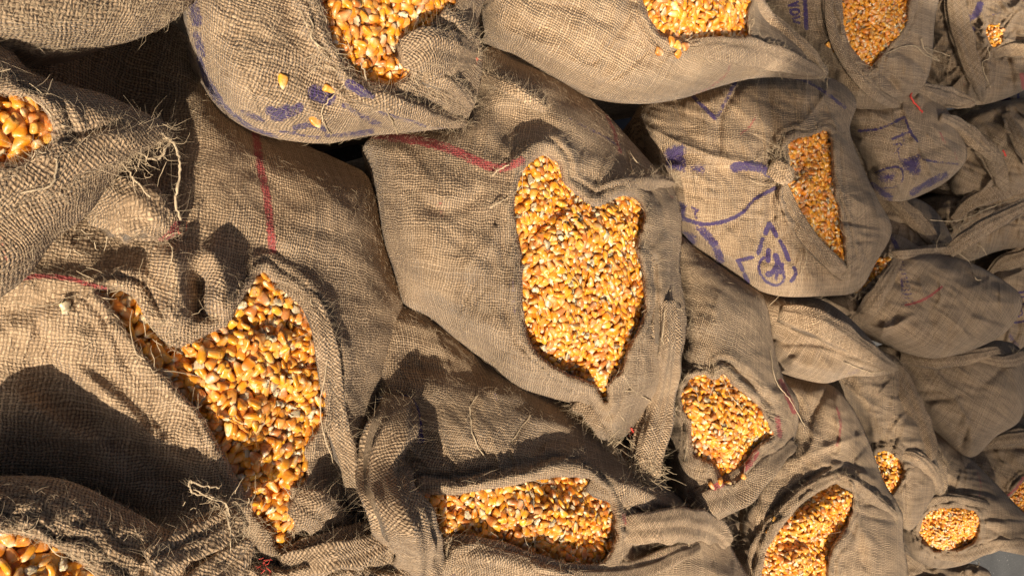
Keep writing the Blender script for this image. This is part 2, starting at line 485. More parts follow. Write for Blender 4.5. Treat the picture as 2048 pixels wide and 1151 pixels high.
    cen = V[bv].mean(0)
    rings = [bv]; nV = [V]; nU = [UVv]; nM = [MK]; off = len(V)
    zf = -0.62
    rad_ = np.linalg.norm(cen[:2] - V[bv][:, :2], axis=1)[:, None]
    for sh, dz in ((0.006, 0.012), (0.024, 0.03), (0.05, 0.06), (0.085, 0.12), (0.10, None)):
        q = V[bv].copy(); q[:, :2] += (cen[:2] - q[:, :2]) / (rad_ + 1e-9) * np.minimum(sh * skirt / 0.10, rad_ * 0.42 * sh / 0.10)
        q[:, 2] = (q[:, 2] - dz) if dz is not None else zf
        nV.append(q); uu = UVv[bv].copy(); uu[:, 1] += (V[bv][:, 2] - q[:, 2]); nU.append(uu)
        m0 = MK[bv].copy(); m0[:, :2] *= 0.5 if dz == 0.012 else 0.0; nM.append(m0)
        rings.append(np.arange(off, off + len(bv))); off += len(bv)
    pos = {int(v): i for i, v in enumerate(bv)}
    bi = np.array([[pos[int(a)], pos[int(b)]] for a, b in be])
    sides = []
    for a, b in zip(rings[:-1], rings[1:]):
        sides.append(np.stack([a[bi[:, 1]], a[bi[:, 0]], b[bi[:, 0]], b[bi[:, 1]]], -1))
    faces = [quads] + sides
    V = np.concatenate(nV); UVv = np.concatenate(nU); MK = np.concatenate(nM)
    nb = sum(len(f) for f in faces)
    # --- jute fuzz standing off the cloth
    gy = np.gradient(P, axis=0); gx = np.gradient(P, axis=1)
    Nn = np.cross(gx, gy); Nn /= np.linalg.norm(Nn, axis=2)[..., None] + 1e-12
    flip = np.sum(Nn * (CAM - P), 2) < 0; Nn[flip] *= -1
    ok = ins & (d > 1)
    if mouths: ok &= ~np.any([pip(cr(mp, True, 5), X, Y) for mp in mouths], axis=0)
    oy, ox = np.nonzero(ok & (X > -30) & (X < 2080) & (Y > -30) & (Y < 1180))
    nf = int(min(9000, len(oy) * step * step / 44.0 * fuzz * min(1.0, (0.55e-3 / k) ** 1.2)))
    if nf > 10 and len(oy):
        # more of them near edges
        wgt = 1 + 1.6 * np.exp(-d[oy, ox] / 14)
        if dm is not None: wgt = wgt + 6.0 * np.exp(-np.abs(dm[oy, ox]) / 9)
        wgt /= wgt.sum()
        s_ = r.choice(len(oy), nf, p=wgt)
        b0 = P[oy[s_], ox[s_]]; nn = Nn[oy[s_], ox[s_]]
        rv = r.normal(size=(nf, 3)); tg = rv - np.sum(rv * nn, 1)[:, None] * nn; tg /= np.linalg.norm(tg, axis=1)[:, None]
        sd = np.cross(nn, tg)
        L = r.gamma(1.8, 0.0014, nf)[:, None] + 0.0010
        up = r.uniform(0.15, 0.9, nf)[:, None]; cv = r.normal(0, 0.5, nf)[:, None]
        pts = []
        for q in (0, 0.35, 0.7, 1.0):
            pts.append(b0 + tg * L * q + nn * L * (up * q - up * 0.6 * q * q) + sd * L * cv * q * q + r.normal(0, 1, (nf, 3)) * L * 0.05 * q)
        pts = np.stack(pts, 1) + nn[:, None] * 0.0001
        rad = r.uniform(0.00005, 0.00010, nf)[:, None]
        Vf = []
        for q, rr in enumerate((1, 0.9, 0.7, 0.3)):
            for a in range(3):
                th = a * 2 * PI / 3
                Vf.append(pts[:, q] + rad * rr * (sd * math.cos(th) + nn * math.sin(th)))
        Vf = np.stack(Vf, 1).reshape(-1, 3)
        base = (np.arange(nf) * 12)[:, None]
        ff = []
        for q in range(3):
            for a in range(3):
                ff.append(np.stack([base[:, 0] + q * 3 + a, base[:, 0] + q * 3 + (a + 1) % 3, base[:, 0] + q * 3 + 3 + (a + 1) % 3, base[:, 0] + q * 3 + 3 + a], -1))
        ff = np.concatenate(ff) + len(V)
        faces.append(ff)
        V = np.concatenate([V, Vf]); UVv = np.concatenate([UVv, np.zeros((len(Vf), 2))])
        MK = np.concatenate([MK, np.tile([0, 0, tone, warm], (len(Vf), 1))])
    nt_ = sum(len(f) for f in faces)
    fm = np.zeros(nt_, int); fm[nb:] = 1
    root = bpy.data.objects.new('corn_sack' if mouths else 'burlap_sack', None); COL.objects.link(root)
    root.location = (float(cen[0]), float(cen[1]), zf)
    root.empty_display_size = 0.05
    setp(root, label, 'sack', 'jute sacks packed together on the ground')
    add_obj('sack_body', build_mesh('sack_body', V, faces, [M_BURLAP, M_FUZZ], UVv, MK, fm), root)
    def hat(px, py):
        i = int(np.clip(round((py - ys[0]) / step), 0, len(ys) - 1)); j = int(np.clip(round((px - xs[0]) / step), 0, len(xs) - 1))
        return hs[i, j] if use[i, j] else 0.0
    def top(px, py):
        i = int(np.clip(round((py - ys[0]) / step), 0, len(ys) - 1)); j = int(np.clip(round((px - xs[0]) / step), 0, len(xs) - 1))
        return h[i, j]
    S = dict(F=F, k=k, root=root, hat=hat, top=top, tone=tone, warm=warm, O=O, rng=r)
    SACKS[key] = S
    for c in corners: corner(S, **c)
    for c in threads: thread(S, **c)
    for c in frays: fray(S, **c)
    for mp in mouths: rim_yarns(S, cr(mp, True, 5))
    return S

def rim_yarns(S, Mo):
    """pulled yarns hanging from the torn mouth edge"""
    F, k, rg = S['F'], S['k'], S['rng']
    per = np.hypot(*np.diff(Mo, axis=0).T).sum(); n = int(per / 15)
    if n < 34: return
    c = Mo.mean(0); Vs, Fs, o = [], [], 0
    for q in range(n):
        i = rg.integers(0, len(Mo)); p = Mo[i]; t = Mo[(i + 2) % len(Mo)] - Mo[i - 2]; t = t / (np.hypot(*t) + 1e-9)
        out_ = p - c; nrm = np.array([-t[1], t[0]]); nrm = nrm if nrm @ out_ > 0 else -nrm
        p = p + nrm * rg.uniform(0, 12); h = S['hat'](*p) + rg.uniform(6, 16)
        L = rg.gamma(2.0, 0.006) / k; d = t * rg.choice([-1, 1]) + nrm * rg.normal(0, 0.55); path = []
        bend = rg.normal(0, 0.35)
        for z in range(7):
            path.append(F.P(p[0], p[1], h * k)); p = p + d * L / 6; d = d + nrm * bend * 0.5 + rg.normal(0, 0.22, 2); d /= np.hypot(*d)
            h += rg.normal(0, 2.0) + (2.0 if z < 3 else -2.5)
        r0 = rg.uniform(0.00018, 0.00042)
        a_, f_ = tube(path, np.linspace(r0, r0 * 0.5, 7), 4); Vs.append(a_); Fs.append(f_ + o); o += len(a_)
    if Vs: add_obj('mouth_yarns', build_mesh('mouth_yarns', np.concatenate(Vs), Fs, [M_THREAD]), S['root'])

def corner(S, pts, flat=0.5, dh=0, ang=0.6, lobes=3, amp=0.16, tip=True, marks=None, name='sack_corner', tone=None):
    """folded cloth loft: pts = (px, py, height px above the cloth, half width px)"""
    F, k, r = S['F'], S['k'], S['rng']
    Q = cr([(a, b, S['hat'](a, b) + c * 1.5 + w_ * 0.22 + dh, w_) for a, b, c, w_ in pts], False, 8)
    n = len(Q); sides = 40
    c = F.P(Q[:, 0], Q[:, 1], Q[:, 2] * k)
    tg = np.gradient(Q[:, :2], axis=0); tg /= np.linalg.norm(tg, axis=1)[:, None] + 1e-9
    s2 = F.P(Q[:, 0] - tg[:, 1], Q[:, 1] + tg[:, 0], Q[:, 2] * k) - c
    s2 /= np.linalg.norm(s2, axis=1)[:, None]
    wm = Q[:, 3] * k
    if tip:
        e = np.linspace(0, 1, n); wm = wm * np.clip(np.sqrt(np.clip((1 - e) / 0.05, 0, 1)), 0.15, 1)
    th = np.linspace(0, 2 * PI, sides, endpoint=False)
    ph = r.uniform(0, 6); arc = np.concatenate([[0], np.cumsum(np.linalg.norm(np.diff(c, axis=0), axis=1))])
    A = arc[:, None] / (arc[-1] + 1e-9)
    rr = np.ones((n, sides)) + amp * np.sin(lobes * th[None] + ph + 2.2 * A) + 0.7 * amp * np.sin((lobes * 2 + 1) * th[None] + 4 * A + ph) + 0.06 * np.sin(A * 25 + th[None] * 2)
    rr = rr + 0.06 * noise2(A * 400, np.repeat(th[None] * 60, n, 0), 90, int(ph * 100))
    V = c[:, None] + (s2[:, None] * (np.cos(th)[None] * rr * wm[:, None])[..., None]) + F.n[None, None] * (np.sin(th)[None] * rr * wm[:, None] * flat)[..., None]
    i = np.arange(n - 1)[:, None] * sides; j = np.arange(sides)[None]
    Fq = np.stack([i + j, i + (j + 1) % sides, i + sides + (j + 1) % sides, i + sides + j], -1).reshape(-1, 4)
    cap0 = np.arange(sides)[None][:, ::-1]; cap1 = (np.arange(sides) + (n - 1) * sides)[None]
    wmean = wm.mean()
    UV = np.stack([np.repeat(arc[:, None], sides, 1), np.repeat(th[None] * wmean, n, 0)], -1).reshape(-1, 2)
    ca, sa = math.cos(ang), math.sin(ang)
    UV = np.stack([UV[:, 0] * ca + UV[:, 1] * sa, -UV[:, 0] * sa + UV[:, 1] * ca], -1)
    V = V.reshape(-1, 3); MK = np.tile([0, 0, tone or S['tone'], S['warm']], (len(V), 1)).astype(float)
    if marks:
        m = MK.reshape(n, sides, 4)
        for ch, a, b in marks: m[int(a * n):int(b * n) + 1, :, 0 if ch == 'p' else 1] = 0.8
    # fuzz on the corner
    nf = int(min(2500, 26 * n * min(1.0, 0.5e-3 / k)))
    ci = r.integers(0, len(V), nf); b0 = V[ci]; cc = np.repeat(c[:, None], sides, 1).reshape(-1, 3)[ci]
    nn = b0 - cc; nn /= np.linalg.norm(nn, axis=1)[:, None] + 1e-9
    tg3 = r.normal(size=(nf, 3)); L = (r.gamma(2.2, 0.0024, nf) + 0.0015)[:, None]; rad = r.uniform(0.00006, 0.00011, nf)[:, None]
    tg3 /= np.linalg.norm(tg3, axis=1)[:, None]; sd = np.cross(nn, tg3)
    Vf = []
    for q, rq in ((0, 1), (0.5, 0.8), (1, 0.3)):
        pc = b0 + nn * L * 0.5 * q + tg3 * L * 0.8 * q + sd * L * 0.4 * q * q
        for a in range(3): Vf.append(pc + rad * rq * (sd * math.cos(a * 2.09) + np.cross(sd, tg3) * math.sin(a * 2.09)))
    Vf = np.stack(Vf, 1).reshape(-1, 3); base = np.arange(nf) * 9 + len(V); ff = []
    for q in range(2):
        for a in range(3): ff.append(np.stack([base + q * 3 + a, base + q * 3 + (a + 1) % 3, base + q * 3 + 3 + (a + 1) % 3, base + q * 3 + 3 + a], -1))
    ff = np.concatenate(ff)
    fm = np.concatenate([np.zeros(len(Fq) + 2, int), np.ones(len(ff), int)])
    V2 = np.concatenate([V, Vf]); UV2 = np.concatenate([UV, np.zeros((len(Vf), 2))]); MK2 = np.concatenate([MK, np.tile([0, 0, .5, .5], (len(Vf), 1))])
    add_obj(name, build_mesh(name, V2, [Fq, cap0, cap1, ff], [M_BURLAP, M_FUZZ], UV2, MK2, fm), S['root'])
    S.setdefault('corners', []).append((Q[:, :2], COL.objects[-1]))

def thread(S, pts, r=0.0007, red=False, fuzz=True, name='loose_thread'):
    """pts: (px, py, height px above the cloth)"""
    F, k, rg = S['F'], S['k'], S['rng']
    Q = cr([(a, b, S['hat'](a, b) + c) for a, b, c in pts], False, 8)
    c = F.P(Q[:, 0], Q[:, 1], Q[:, 2] * k)
    n = len(c); c = c + rg.normal(0, 0.0003, c.shape)
    V, Fq = tube(c, r * 0.62 * (1 + 0.2 * np.sin(np.arange(n) * 1.3)), 6)
    Vs, Fs = [V], [Fq]; o = len(V)
    for q in range(int(n * 1.2) if fuzz else 0):
        b = c[rg.integers(0, n)]; dv = rg.normal(size=3); dv /= np.linalg.norm(dv); L = rg.uniform(0.002, 0.006)
        bend = rg.normal(size=3) * 0.4
        a_, f_ = tube([b, b + dv * L * .5, b + (dv + bend) * L], [0.00010, 0.00008, 0.00003], 3)
        Vs.append(a_); Fs.append(f_ + o); o += len(a_)
    add_obj(name, build_mesh(name, np.concatenate(Vs), Fs, [M_RED if red else M_THREAD]), S['root'])

def fray(S, at, dirs=(0, 360), n=30, L=60, h=10, r=0.00035, curl=0.8, red=False, spread=6, up=0.3):
    """tuft of curly threads coming out of one torn place"""
    F, k, rg = S['F'], S['k'], S['rng']
    c0 = F.P(at[0], at[1], (S['hat'](*at) + h) * k)
    e1 = F.P(at[0] + 1, at[1], (S['hat'](*at) + h) * k) - c0; e1 /= np.linalg.norm(e1); e2 = np.cross(F.n, e1); e2 /= np.linalg.norm(e2)
    if e2 @ (F.P(at[0], at[1] + 1, (S['hat'](*at) + h) * k) - c0) < 0: e2 = -e2
    Vs, Fs, o = [], [], 0
    for i in range(n):
        a = math.radians(rg.uniform(*dirs)); d = math.cos(a) * e1 + math.sin(a) * e2 + F.n * rg.uniform(-0.1, up * 2)
        d /= np.linalg.norm(d)
        p_ = c0 + (e1 * rg.normal() + e2 * rg.normal()) * spread * k; ln = L * k * rg.uniform(0.35, 1.1); st = ln / 9
        bend = rg.normal(size=3) * curl * 0.35; path = [p_]
        for q in range(9):
            d = d + bend + rg.normal(size=3) * curl * 0.16 - F.n * 0.06; d /= np.linalg.norm(d)
            p_ = p_ + d * st; path.append(p_)
        rr = r * rg.uniform(0.25, 0.95)
        a_, f_ = tube(path, np.linspace(rr, rr * 0.5, 10), 4)
        Vs.append(a_); Fs.append(f_ + o); o += len(a_)
    best = min(((np.hypot(*(q - np.array(at)).T).min(), o_) for q, o_ in S.get('corners', [])), key=lambda t: t[0], default=(1e9, None))
    o_ = add_obj('frayed_threads', build_mesh('frayed_threads', np.concatenate(Vs), Fs, [M_RED if red else M_THREAD]))
    if best[0] < 60:                                   # the tuft hangs on that corner
        o_.parent = best[1]; o_.matrix_parent_inverse = Matrix.Translation(S['root'].location).inverted() @ Matrix.Translation(S['root'].location)
    else:
        o_.parent = S['root']; o_.matrix_parent_inverse = Matrix.Translation(S['root'].location).inverted()


# ================================================================== the setting
def ground():
    N = NT('dusty_concrete'); t = N.t
    geo = t.nodes.new('ShaderNodeNewGeometry')
    a = N.noise(geo.outputs['Position'], 3.0, 5, 0.6); b_ = N.noise(geo.outputs['Position'], 90, 3, 0.7)
    c = N.mix(N.mapr(a, 0.3, 0.7, 0, 1), (0.062, 0.062, 0.062, 1), (0.10, 0.10, 0.098, 1))
    c = N.mix(N.mapr(b_, 0.66, 0.72, 0, 1), c, (0.45, 0.44, 0.40, 1))
    bs = t.nodes.new('ShaderNodeBsdfPrincipled'); bs.inputs['Roughness'].default_value = 0.9
    bp = t.nodes.new('ShaderNodeBump'); bp.inputs['Distance'].default_value = 0.003
    t.links.new(b_, bp.inputs['Height']); t.links.new(bp.outputs[0], bs.inputs['Normal'])
    t.links.new(c, bs.inputs['Base Color']); t.links.new(bs.outputs[0], N.out.inputs[0])
    V = np.array([[-60, -60, -0.62], [60, -60, -0.62], [60, 60, -0.62], [-60, 60, -0.62]])
    o = add_obj('ground', build_mesh('ground', V, [np.array([[0, 1, 2, 3]])], [N.m], smooth=False))
    o['kind'] = 'structure'
ground()

# ================================================================== the sacks
sack('top_left', 'rounded brown sack side in the top left corner with a hairy lower edge',
     [(-120, -150), (300, -150), (400, -60), (388, 0), (340, 45), (280, 75), (190, 97), (100, 108), (30, 95), (-120, 60)],
     z0=0.085, B=110, R=60, ang=0.15, wr=(2.5, 120), tone=0.50, fuzz=1.4)

sack('big_left', 'large lower left sack with a heart shaped mouth and a cloth flap over its corn',
     [(40, 90), (120, 60), (250, 40), (350, 50), (420, 150), (500, 240), (600, 285), (690, 325), (733, 350), (752, 400), (765, 470),
      (785, 540), (806, 600), (802, 680), (778, 760), (752, 830), (748, 920), (735, 1000), (700, 1070), (640, 1120), (560, 1160),
      (470, 1130), (400, 1090), (300, 1070), (200, 1040), (100, 1020), (-60, 1020), (-130, 800), (-130, 560), (-60, 300)],
     z0=-0.015, B=210, R=70, ang=0.12, p=0.45,
     mouth=[(193, 582), (225, 578), (262, 588), (285, 618), (308, 655), (330, 682), (352, 692), (380, 682), (420, 662), (452, 648),
            (470, 615), (492, 578), (524, 540), (548, 560), (580, 578), (612, 606), (628, 650), (638, 710), (648, 770), (652, 820),
            (636, 860), (612, 895), (616, 940), (606, 968), (582, 975), (584, 1010), (592, 1050), (572, 1090), (556, 1098),
            (540, 1062), (508, 1030), (488, 990), (468, 950), (430, 880), (400, 830), (350, 775), (300, 725), (262, 680), (225, 620)],
     hem=(24, 8), drop=16, rim=(8, 60),
     ridges=[([(345, 470), (350, 560), (350, 680)], 60, 34), ([(400, 480), (445, 550), (430, 640)], 60, 28),
             ([(395, 545), (402, 600), (385, 640)], -50, 15), ([(230, 590), (330, 770), (470, 990), (510, 1060)], 16, 30),
             ([(40, 660), (120, 780), (260, 890), (420, 1010)], -34, 46), ([(90, 700), (210, 790), (330, 900), (440, 1000)], 26, 20), ([(0, 780), (120, 850), (260, 930)], 22, 24), ([(60, 620), (100, 700), (110, 760)], -16, 16), ([(0, 585), (80, 560), (200, 560), (320, 530)], 26, 30),
             ([(540, 520), (640, 600), (690, 760), (715, 980)], 20, 22), ([(590, 560), (665, 640), (672, 800), (690, 960)], -16, 9),
             ([(560, 520), (620, 430), (700, 370)], 22, 40), ([(350, 150), (420, 300), (500, 480)], 14, 60),
             ([(600, 990), (650, 1060), (720, 1100)], 30, 24), ([(640, 900), (650, 980)], -30, 26),
             ([(200, 560), (290, 610)], -16, 8), ([(440, 640), (480, 560), (530, 510)], 12, 20)],
     bumps=[(700, 430, 26, 90), (180, 330, -60, 150), (270, 170, -190, 130), (60, 900, -50, 150), (680, 700, 18, 90), (150, 640, 34, 80)],
     wr=(3.0, 110), marks=[('r', [(510, 255), (520, 330), (535, 400), (545, 500)], 15, 0.85), ('r', [(15, 565), (60, 553), (130, 555), (210, 578)], 9, 0.9)],
     tone=0.50, warm=0.55, fuzz=1.3, skirt=0.12,
     corners=[dict(pts=[(180, 395, 20, 30), (240, 405, 40, 46), (300, 430, 34, 42), (352, 468, 10, 16)], flat=0.7, marks=[('r', 0.84, 0.93)]),
              dict(pts=[(560, 560, 4, 10), (625, 610, 10, 17), (655, 700, 12, 20), (668, 800, 12, 21), (690, 900, 14, 22), (706, 985, 16, 20), (712, 1045, 12, 16)], flat=0.5, lobes=2),
              dict(pts=[(585, 1000, 10, 22), (630, 1020, 16, 34), (690, 1060, 14, 34), (740, 1100, 8, 26)], flat=0.6)],
     threads=[dict(pts=[(330, 560, 10), (345, 500, 30), (328, 478, 45), (345, 468, 60), (366, 466, 60)], r=0.0004),
              dict(pts=[(300, 395, 22), (345, 420, 16), (345, 455, 12), (364, 468, 14)], red=True, r=0.0009),
              dict(pts=[(620, 600, 24), (655, 700, 28), (640, 820, 24), (668, 930, 26)], r=0.0006)],
     frays=[dict(at=(345, 632), n=26, L=34, h=6, curl=1.4, spread=14), dict(at=(352, 690), n=14, L=26, h=4, curl=1.2, spread=16),
            dict(at=(206, 640), n=24, L=40, h=8, curl=1.3, spread=24, dirs=(90, 200))])

sack('left_edge', 'sunlit sack cut by the left edge with a tapering frayed corner',
     [(-130, 60), (0, 85), (60, 140), (130, 168), (200, 185), (268, 215), (335, 250), (325, 285), (262, 318), (215, 375), (175, 430),
      (110, 480), (62, 545), (0, 595), (-130, 660)],
     z0=0.090, B=110, R=46, ang=-0.35, hem=(30, 13), drop=24,
     mouth=[(-70, 190), (30, 190), (75, 203), (100, 235), (106, 268), (96, 298), (60, 318), (28, 338), (-70, 360)],
     ridges=[([(108, 285), (180, 262), (262, 238)], -22, 6)], bumps=[(190, 218, 30, 55), (110, 170, 14, 60)],
     wr=(1.2, 90), tone=0.57, warm=0.6, fuzz=0.8, marks=[('r', [(0, 470), (12, 520)], 7, 0.6)],
     corners=[dict(pts=[(-60, 405, 0, 20), (20, 372, 2, 26), (110, 335, 3, 27), (200, 302, 3, 26), (280, 272, 4, 22), (338, 258, 6, 12)], flat=0.75, lobes=2, amp=0.05, tone=0.58)],
     threads=[dict(pts=[(318, 262, 16), (350, 290, 24), (360, 340, 20), (350, 400, 14), (362, 440, 10)], r=0.0011),
              dict(pts=[(270, 300, 20), (310, 320, 30), (330, 300, 30), (345, 270, 20)], r=0.0009),
              dict(pts=[(70, 300, 24), (110, 320, 30), (100, 370, 30), (40, 385, 24)], r=0.0008),
              dict(pts=[(240, 320, 20), (262, 350, 10), (300, 395, 0)], r=0.0008)],
     frays=[dict(at=(315, 275), n=34, L=44, h=8, curl=1.3, spread=18, dirs=(20, 150)), dict(at=(262, 312), n=40, L=45, h=10, curl=1.4, spread=16, dirs=(30, 160)),
            dict(at=(150, 450), n=40, L=26, h=2, curl=1.4, spread=26, dirs=(20, 120))])

sack('bottom_left', 'sack in the bottom left corner with the largest kernels and coarse sunlit weave',
     [(-130, 940), (0, 955), (90, 955), (160, 968), (230, 1003), (300, 1040), (372, 1080), (410, 1130), (400, 1260), (-130, 1260)],
     z0=0.070, B=80, R=50, ang=0.25,
     mouth=[(-70, 1068), (10, 1066), (50, 1070), (95, 1086), (150, 1116), (190, 1146), (215, 1220), (-70, 1220)],
     hem=(34, 10), drop=14, wr=(4, 90), tone=0.56, warm=0.6, fuzz=1.3,
     corners=[dict(pts=[(300, 1130, 0, 30), (370, 1095, 8, 34), (430, 1060, 10, 36), (470, 1020, 6, 22)], flat=0.7, lobes=4, amp=0.25),
              dict(pts=[(380, 1180, 0, 40), (440, 1120, 8, 40), (500, 1080, 4, 24)], flat=0.7, lobes=4, amp=0.25)],
     threads=[dict(pts=[(455, 1030, 30), (450, 1005, 46), (420, 990, 55), (385, 985, 60), (380, 962, 62), (400, 968, 60), (440, 975, 50)], r=0.0008),
              dict(pts=[(460, 1060, 40), (455, 1010, 50), (420, 995, 60), (388, 978, 60)], r=0.0006),
              dict(pts=[(452, 1020, 46), (460, 1060, 50), (462, 1105, 44)], r=0.0006)],
     frays=[dict(at=(450, 1050), n=150, L=50, h=30, curl=1.5, spread=30), dict(at=(400, 1100), n=50, L=40, h=36, curl=1.5, spread=34)])

sack('knotted_base', 'crumpled sack top between two corn mouths at the bottom edge, full of folds',
     [(420, 1100), (500, 1090), (560, 1110), (620, 1080), (700, 1060), (780, 1000), (850, 1010), (880, 1110), (870, 1260), (420, 1260)],
     z0=0.0, B=100, R=40, ang=0.5, wr=(7, 60), tone=0.50,
     ridges=[([(560, 1150), (660, 1100), (780, 1100)], 22, 20), ([(600, 1170), (700, 1130), (820, 1150)], -22, 10)], fuzz=2.2,
     corners=[dict(pts=[(560, 1130, 0, 24), (640, 1110, 12, 32), (720, 1090, 14, 34), (790, 1050, 6, 26)], flat=0.6, lobes=4, amp=0.22)],
     threads=[dict(pts=[(700, 1010, 50), (720, 1000, 55), (745, 1012, 50), (712, 1030, 55), (720, 1080, 50)], r=0.0007)],
     frays=[dict(at=(720, 1040), n=50, L=44, h=40, curl=1.5, spread=24), dict(at=(528, 1128), n=14, L=16, h=30, red=True, curl=1.5)])

sack('purple_print', 'plump sack with dark purple ink patches and three stray kernels lying on its side',
     [(362, -150), (370, 0), (380, 70), (405, 140), (440, 208), (495, 252), (560, 277), (650, 287), (740, 272), (850, 262), (925, 246),
      (955, 190), (966, 120), (958, 40), (965, -150)],
     z0=0.05, B=165, R=62, ang=0.35,
     mouth=[(640, -80), (650, 30), (665, 85), (690, 125), (715, 150), (750, 168), (790, 169), (818, 150), (822, 122), (802, 92), (835, 66),
            (885, 50), (906, 20), (915, -80)],
     hem=(26, 11), drop=24, wr=(3, 100), tone=0.57, warm=0.58, fuzz=1.3,
     ridges=[([(690, 160), (790, 215), (900, 235)], 22, 22), ([(800, 200), (900, 215)], -20, 9), ([(600, -40), (625, 60), (660, 130)], 16, 22), ([(560, -60), (590, 60)], -10, 20)],
     bumps=[(500, 120, 20, 90)],
     marks=[('p', [(382, -20), (388, 20), (394, 45)], 20, 0.9), ('p', [(392, 70), (402, 110)], 16, 0.9), ('p', [(396, 120), (415, 165), (440, 205)], 14, 1.0), ('p', [(440, 205), (490, 250), (550, 275)], 11, 0.85), ('p', [(540, 222), (562, 232), (598, 216)], 18),
            ('p', [(552, 230), (575, 222)], 24), ('p', [(630, 185), (655, 195)], 26), ('p', [(700, 168), (760, 205), (830, 235), (890, 250)], 18), ('p', [(770, 215), (850, 240)], 26, 0.9),
            ('p', [(655, 272), (700, 268), (745, 262)], 10, 0.8), ('p', [(590, 255), (620, 250), (650, 258)], 12, 0.8), ('p', [(720, 130), (735, 150)], 10, 0.8),
            ('p', [(485, 225), (525, 240)], 12, 0.75), ('p', [(690, 210), (730, 235), (760, 250)], 12, 0.65), ('p', [(560, 262), (640, 276)], 6, 0.8)],
     corners=[dict(pts=[(800, 108, 6, 20), (850, 100, 22, 34), (900, 105, 24, 34), (950, 112, 10, 22)], flat=0.6, lobes=3),
              dict(pts=[(880, 30, 4, 20), (915, 60, 14, 26), (945, 105, 12, 18)], flat=0.6),
              dict(pts=[(850, 150, 2, 14), (900, 170, 12, 20), (945, 215, 10, 14)], flat=0.7),
              dict(pts=[(690, 185, 0, 10), (780, 205, 8, 20), (870, 235, 8, 18), (935, 246, 6, 8)], flat=0.6, lobes=2)],
     threads=[dict(pts=[(598, -10, 8), (625, 50, 10), (622, 75, 12), (645, 95, 14), (690, 100, 14)], r=0.0007),
              dict(pts=[(600, 20, 8), (618, 60, 8), (640, 100, 14), (665, 118, 12), (690, 116, 12)], r=0.0007),
              dict(pts=[(650, 130, 8), (690, 150, 12), (682, 175, 12), (645, 215, 8), (648, 245, 8), (662, 268, 6)], r=0.0007),
              dict(pts=[(722, 125, 10), (732, 160, 10), (735, 200, 6)], r=0.0007), dict(pts=[(748, 198, 6), (775, 225, 12), (795, 268, 12)], r=0.0008),
              dict(pts=[(938, 92, 36), (946, 102, 36), (955, 118, 30)], r=0.0016, red=True)],
     frays=[dict(at=(945, 105), n=30, L=44, h=20, curl=1.0, spread=12), dict(at=(660, 110), n=16, L=50, h=8, curl=0.8, spread=16)])

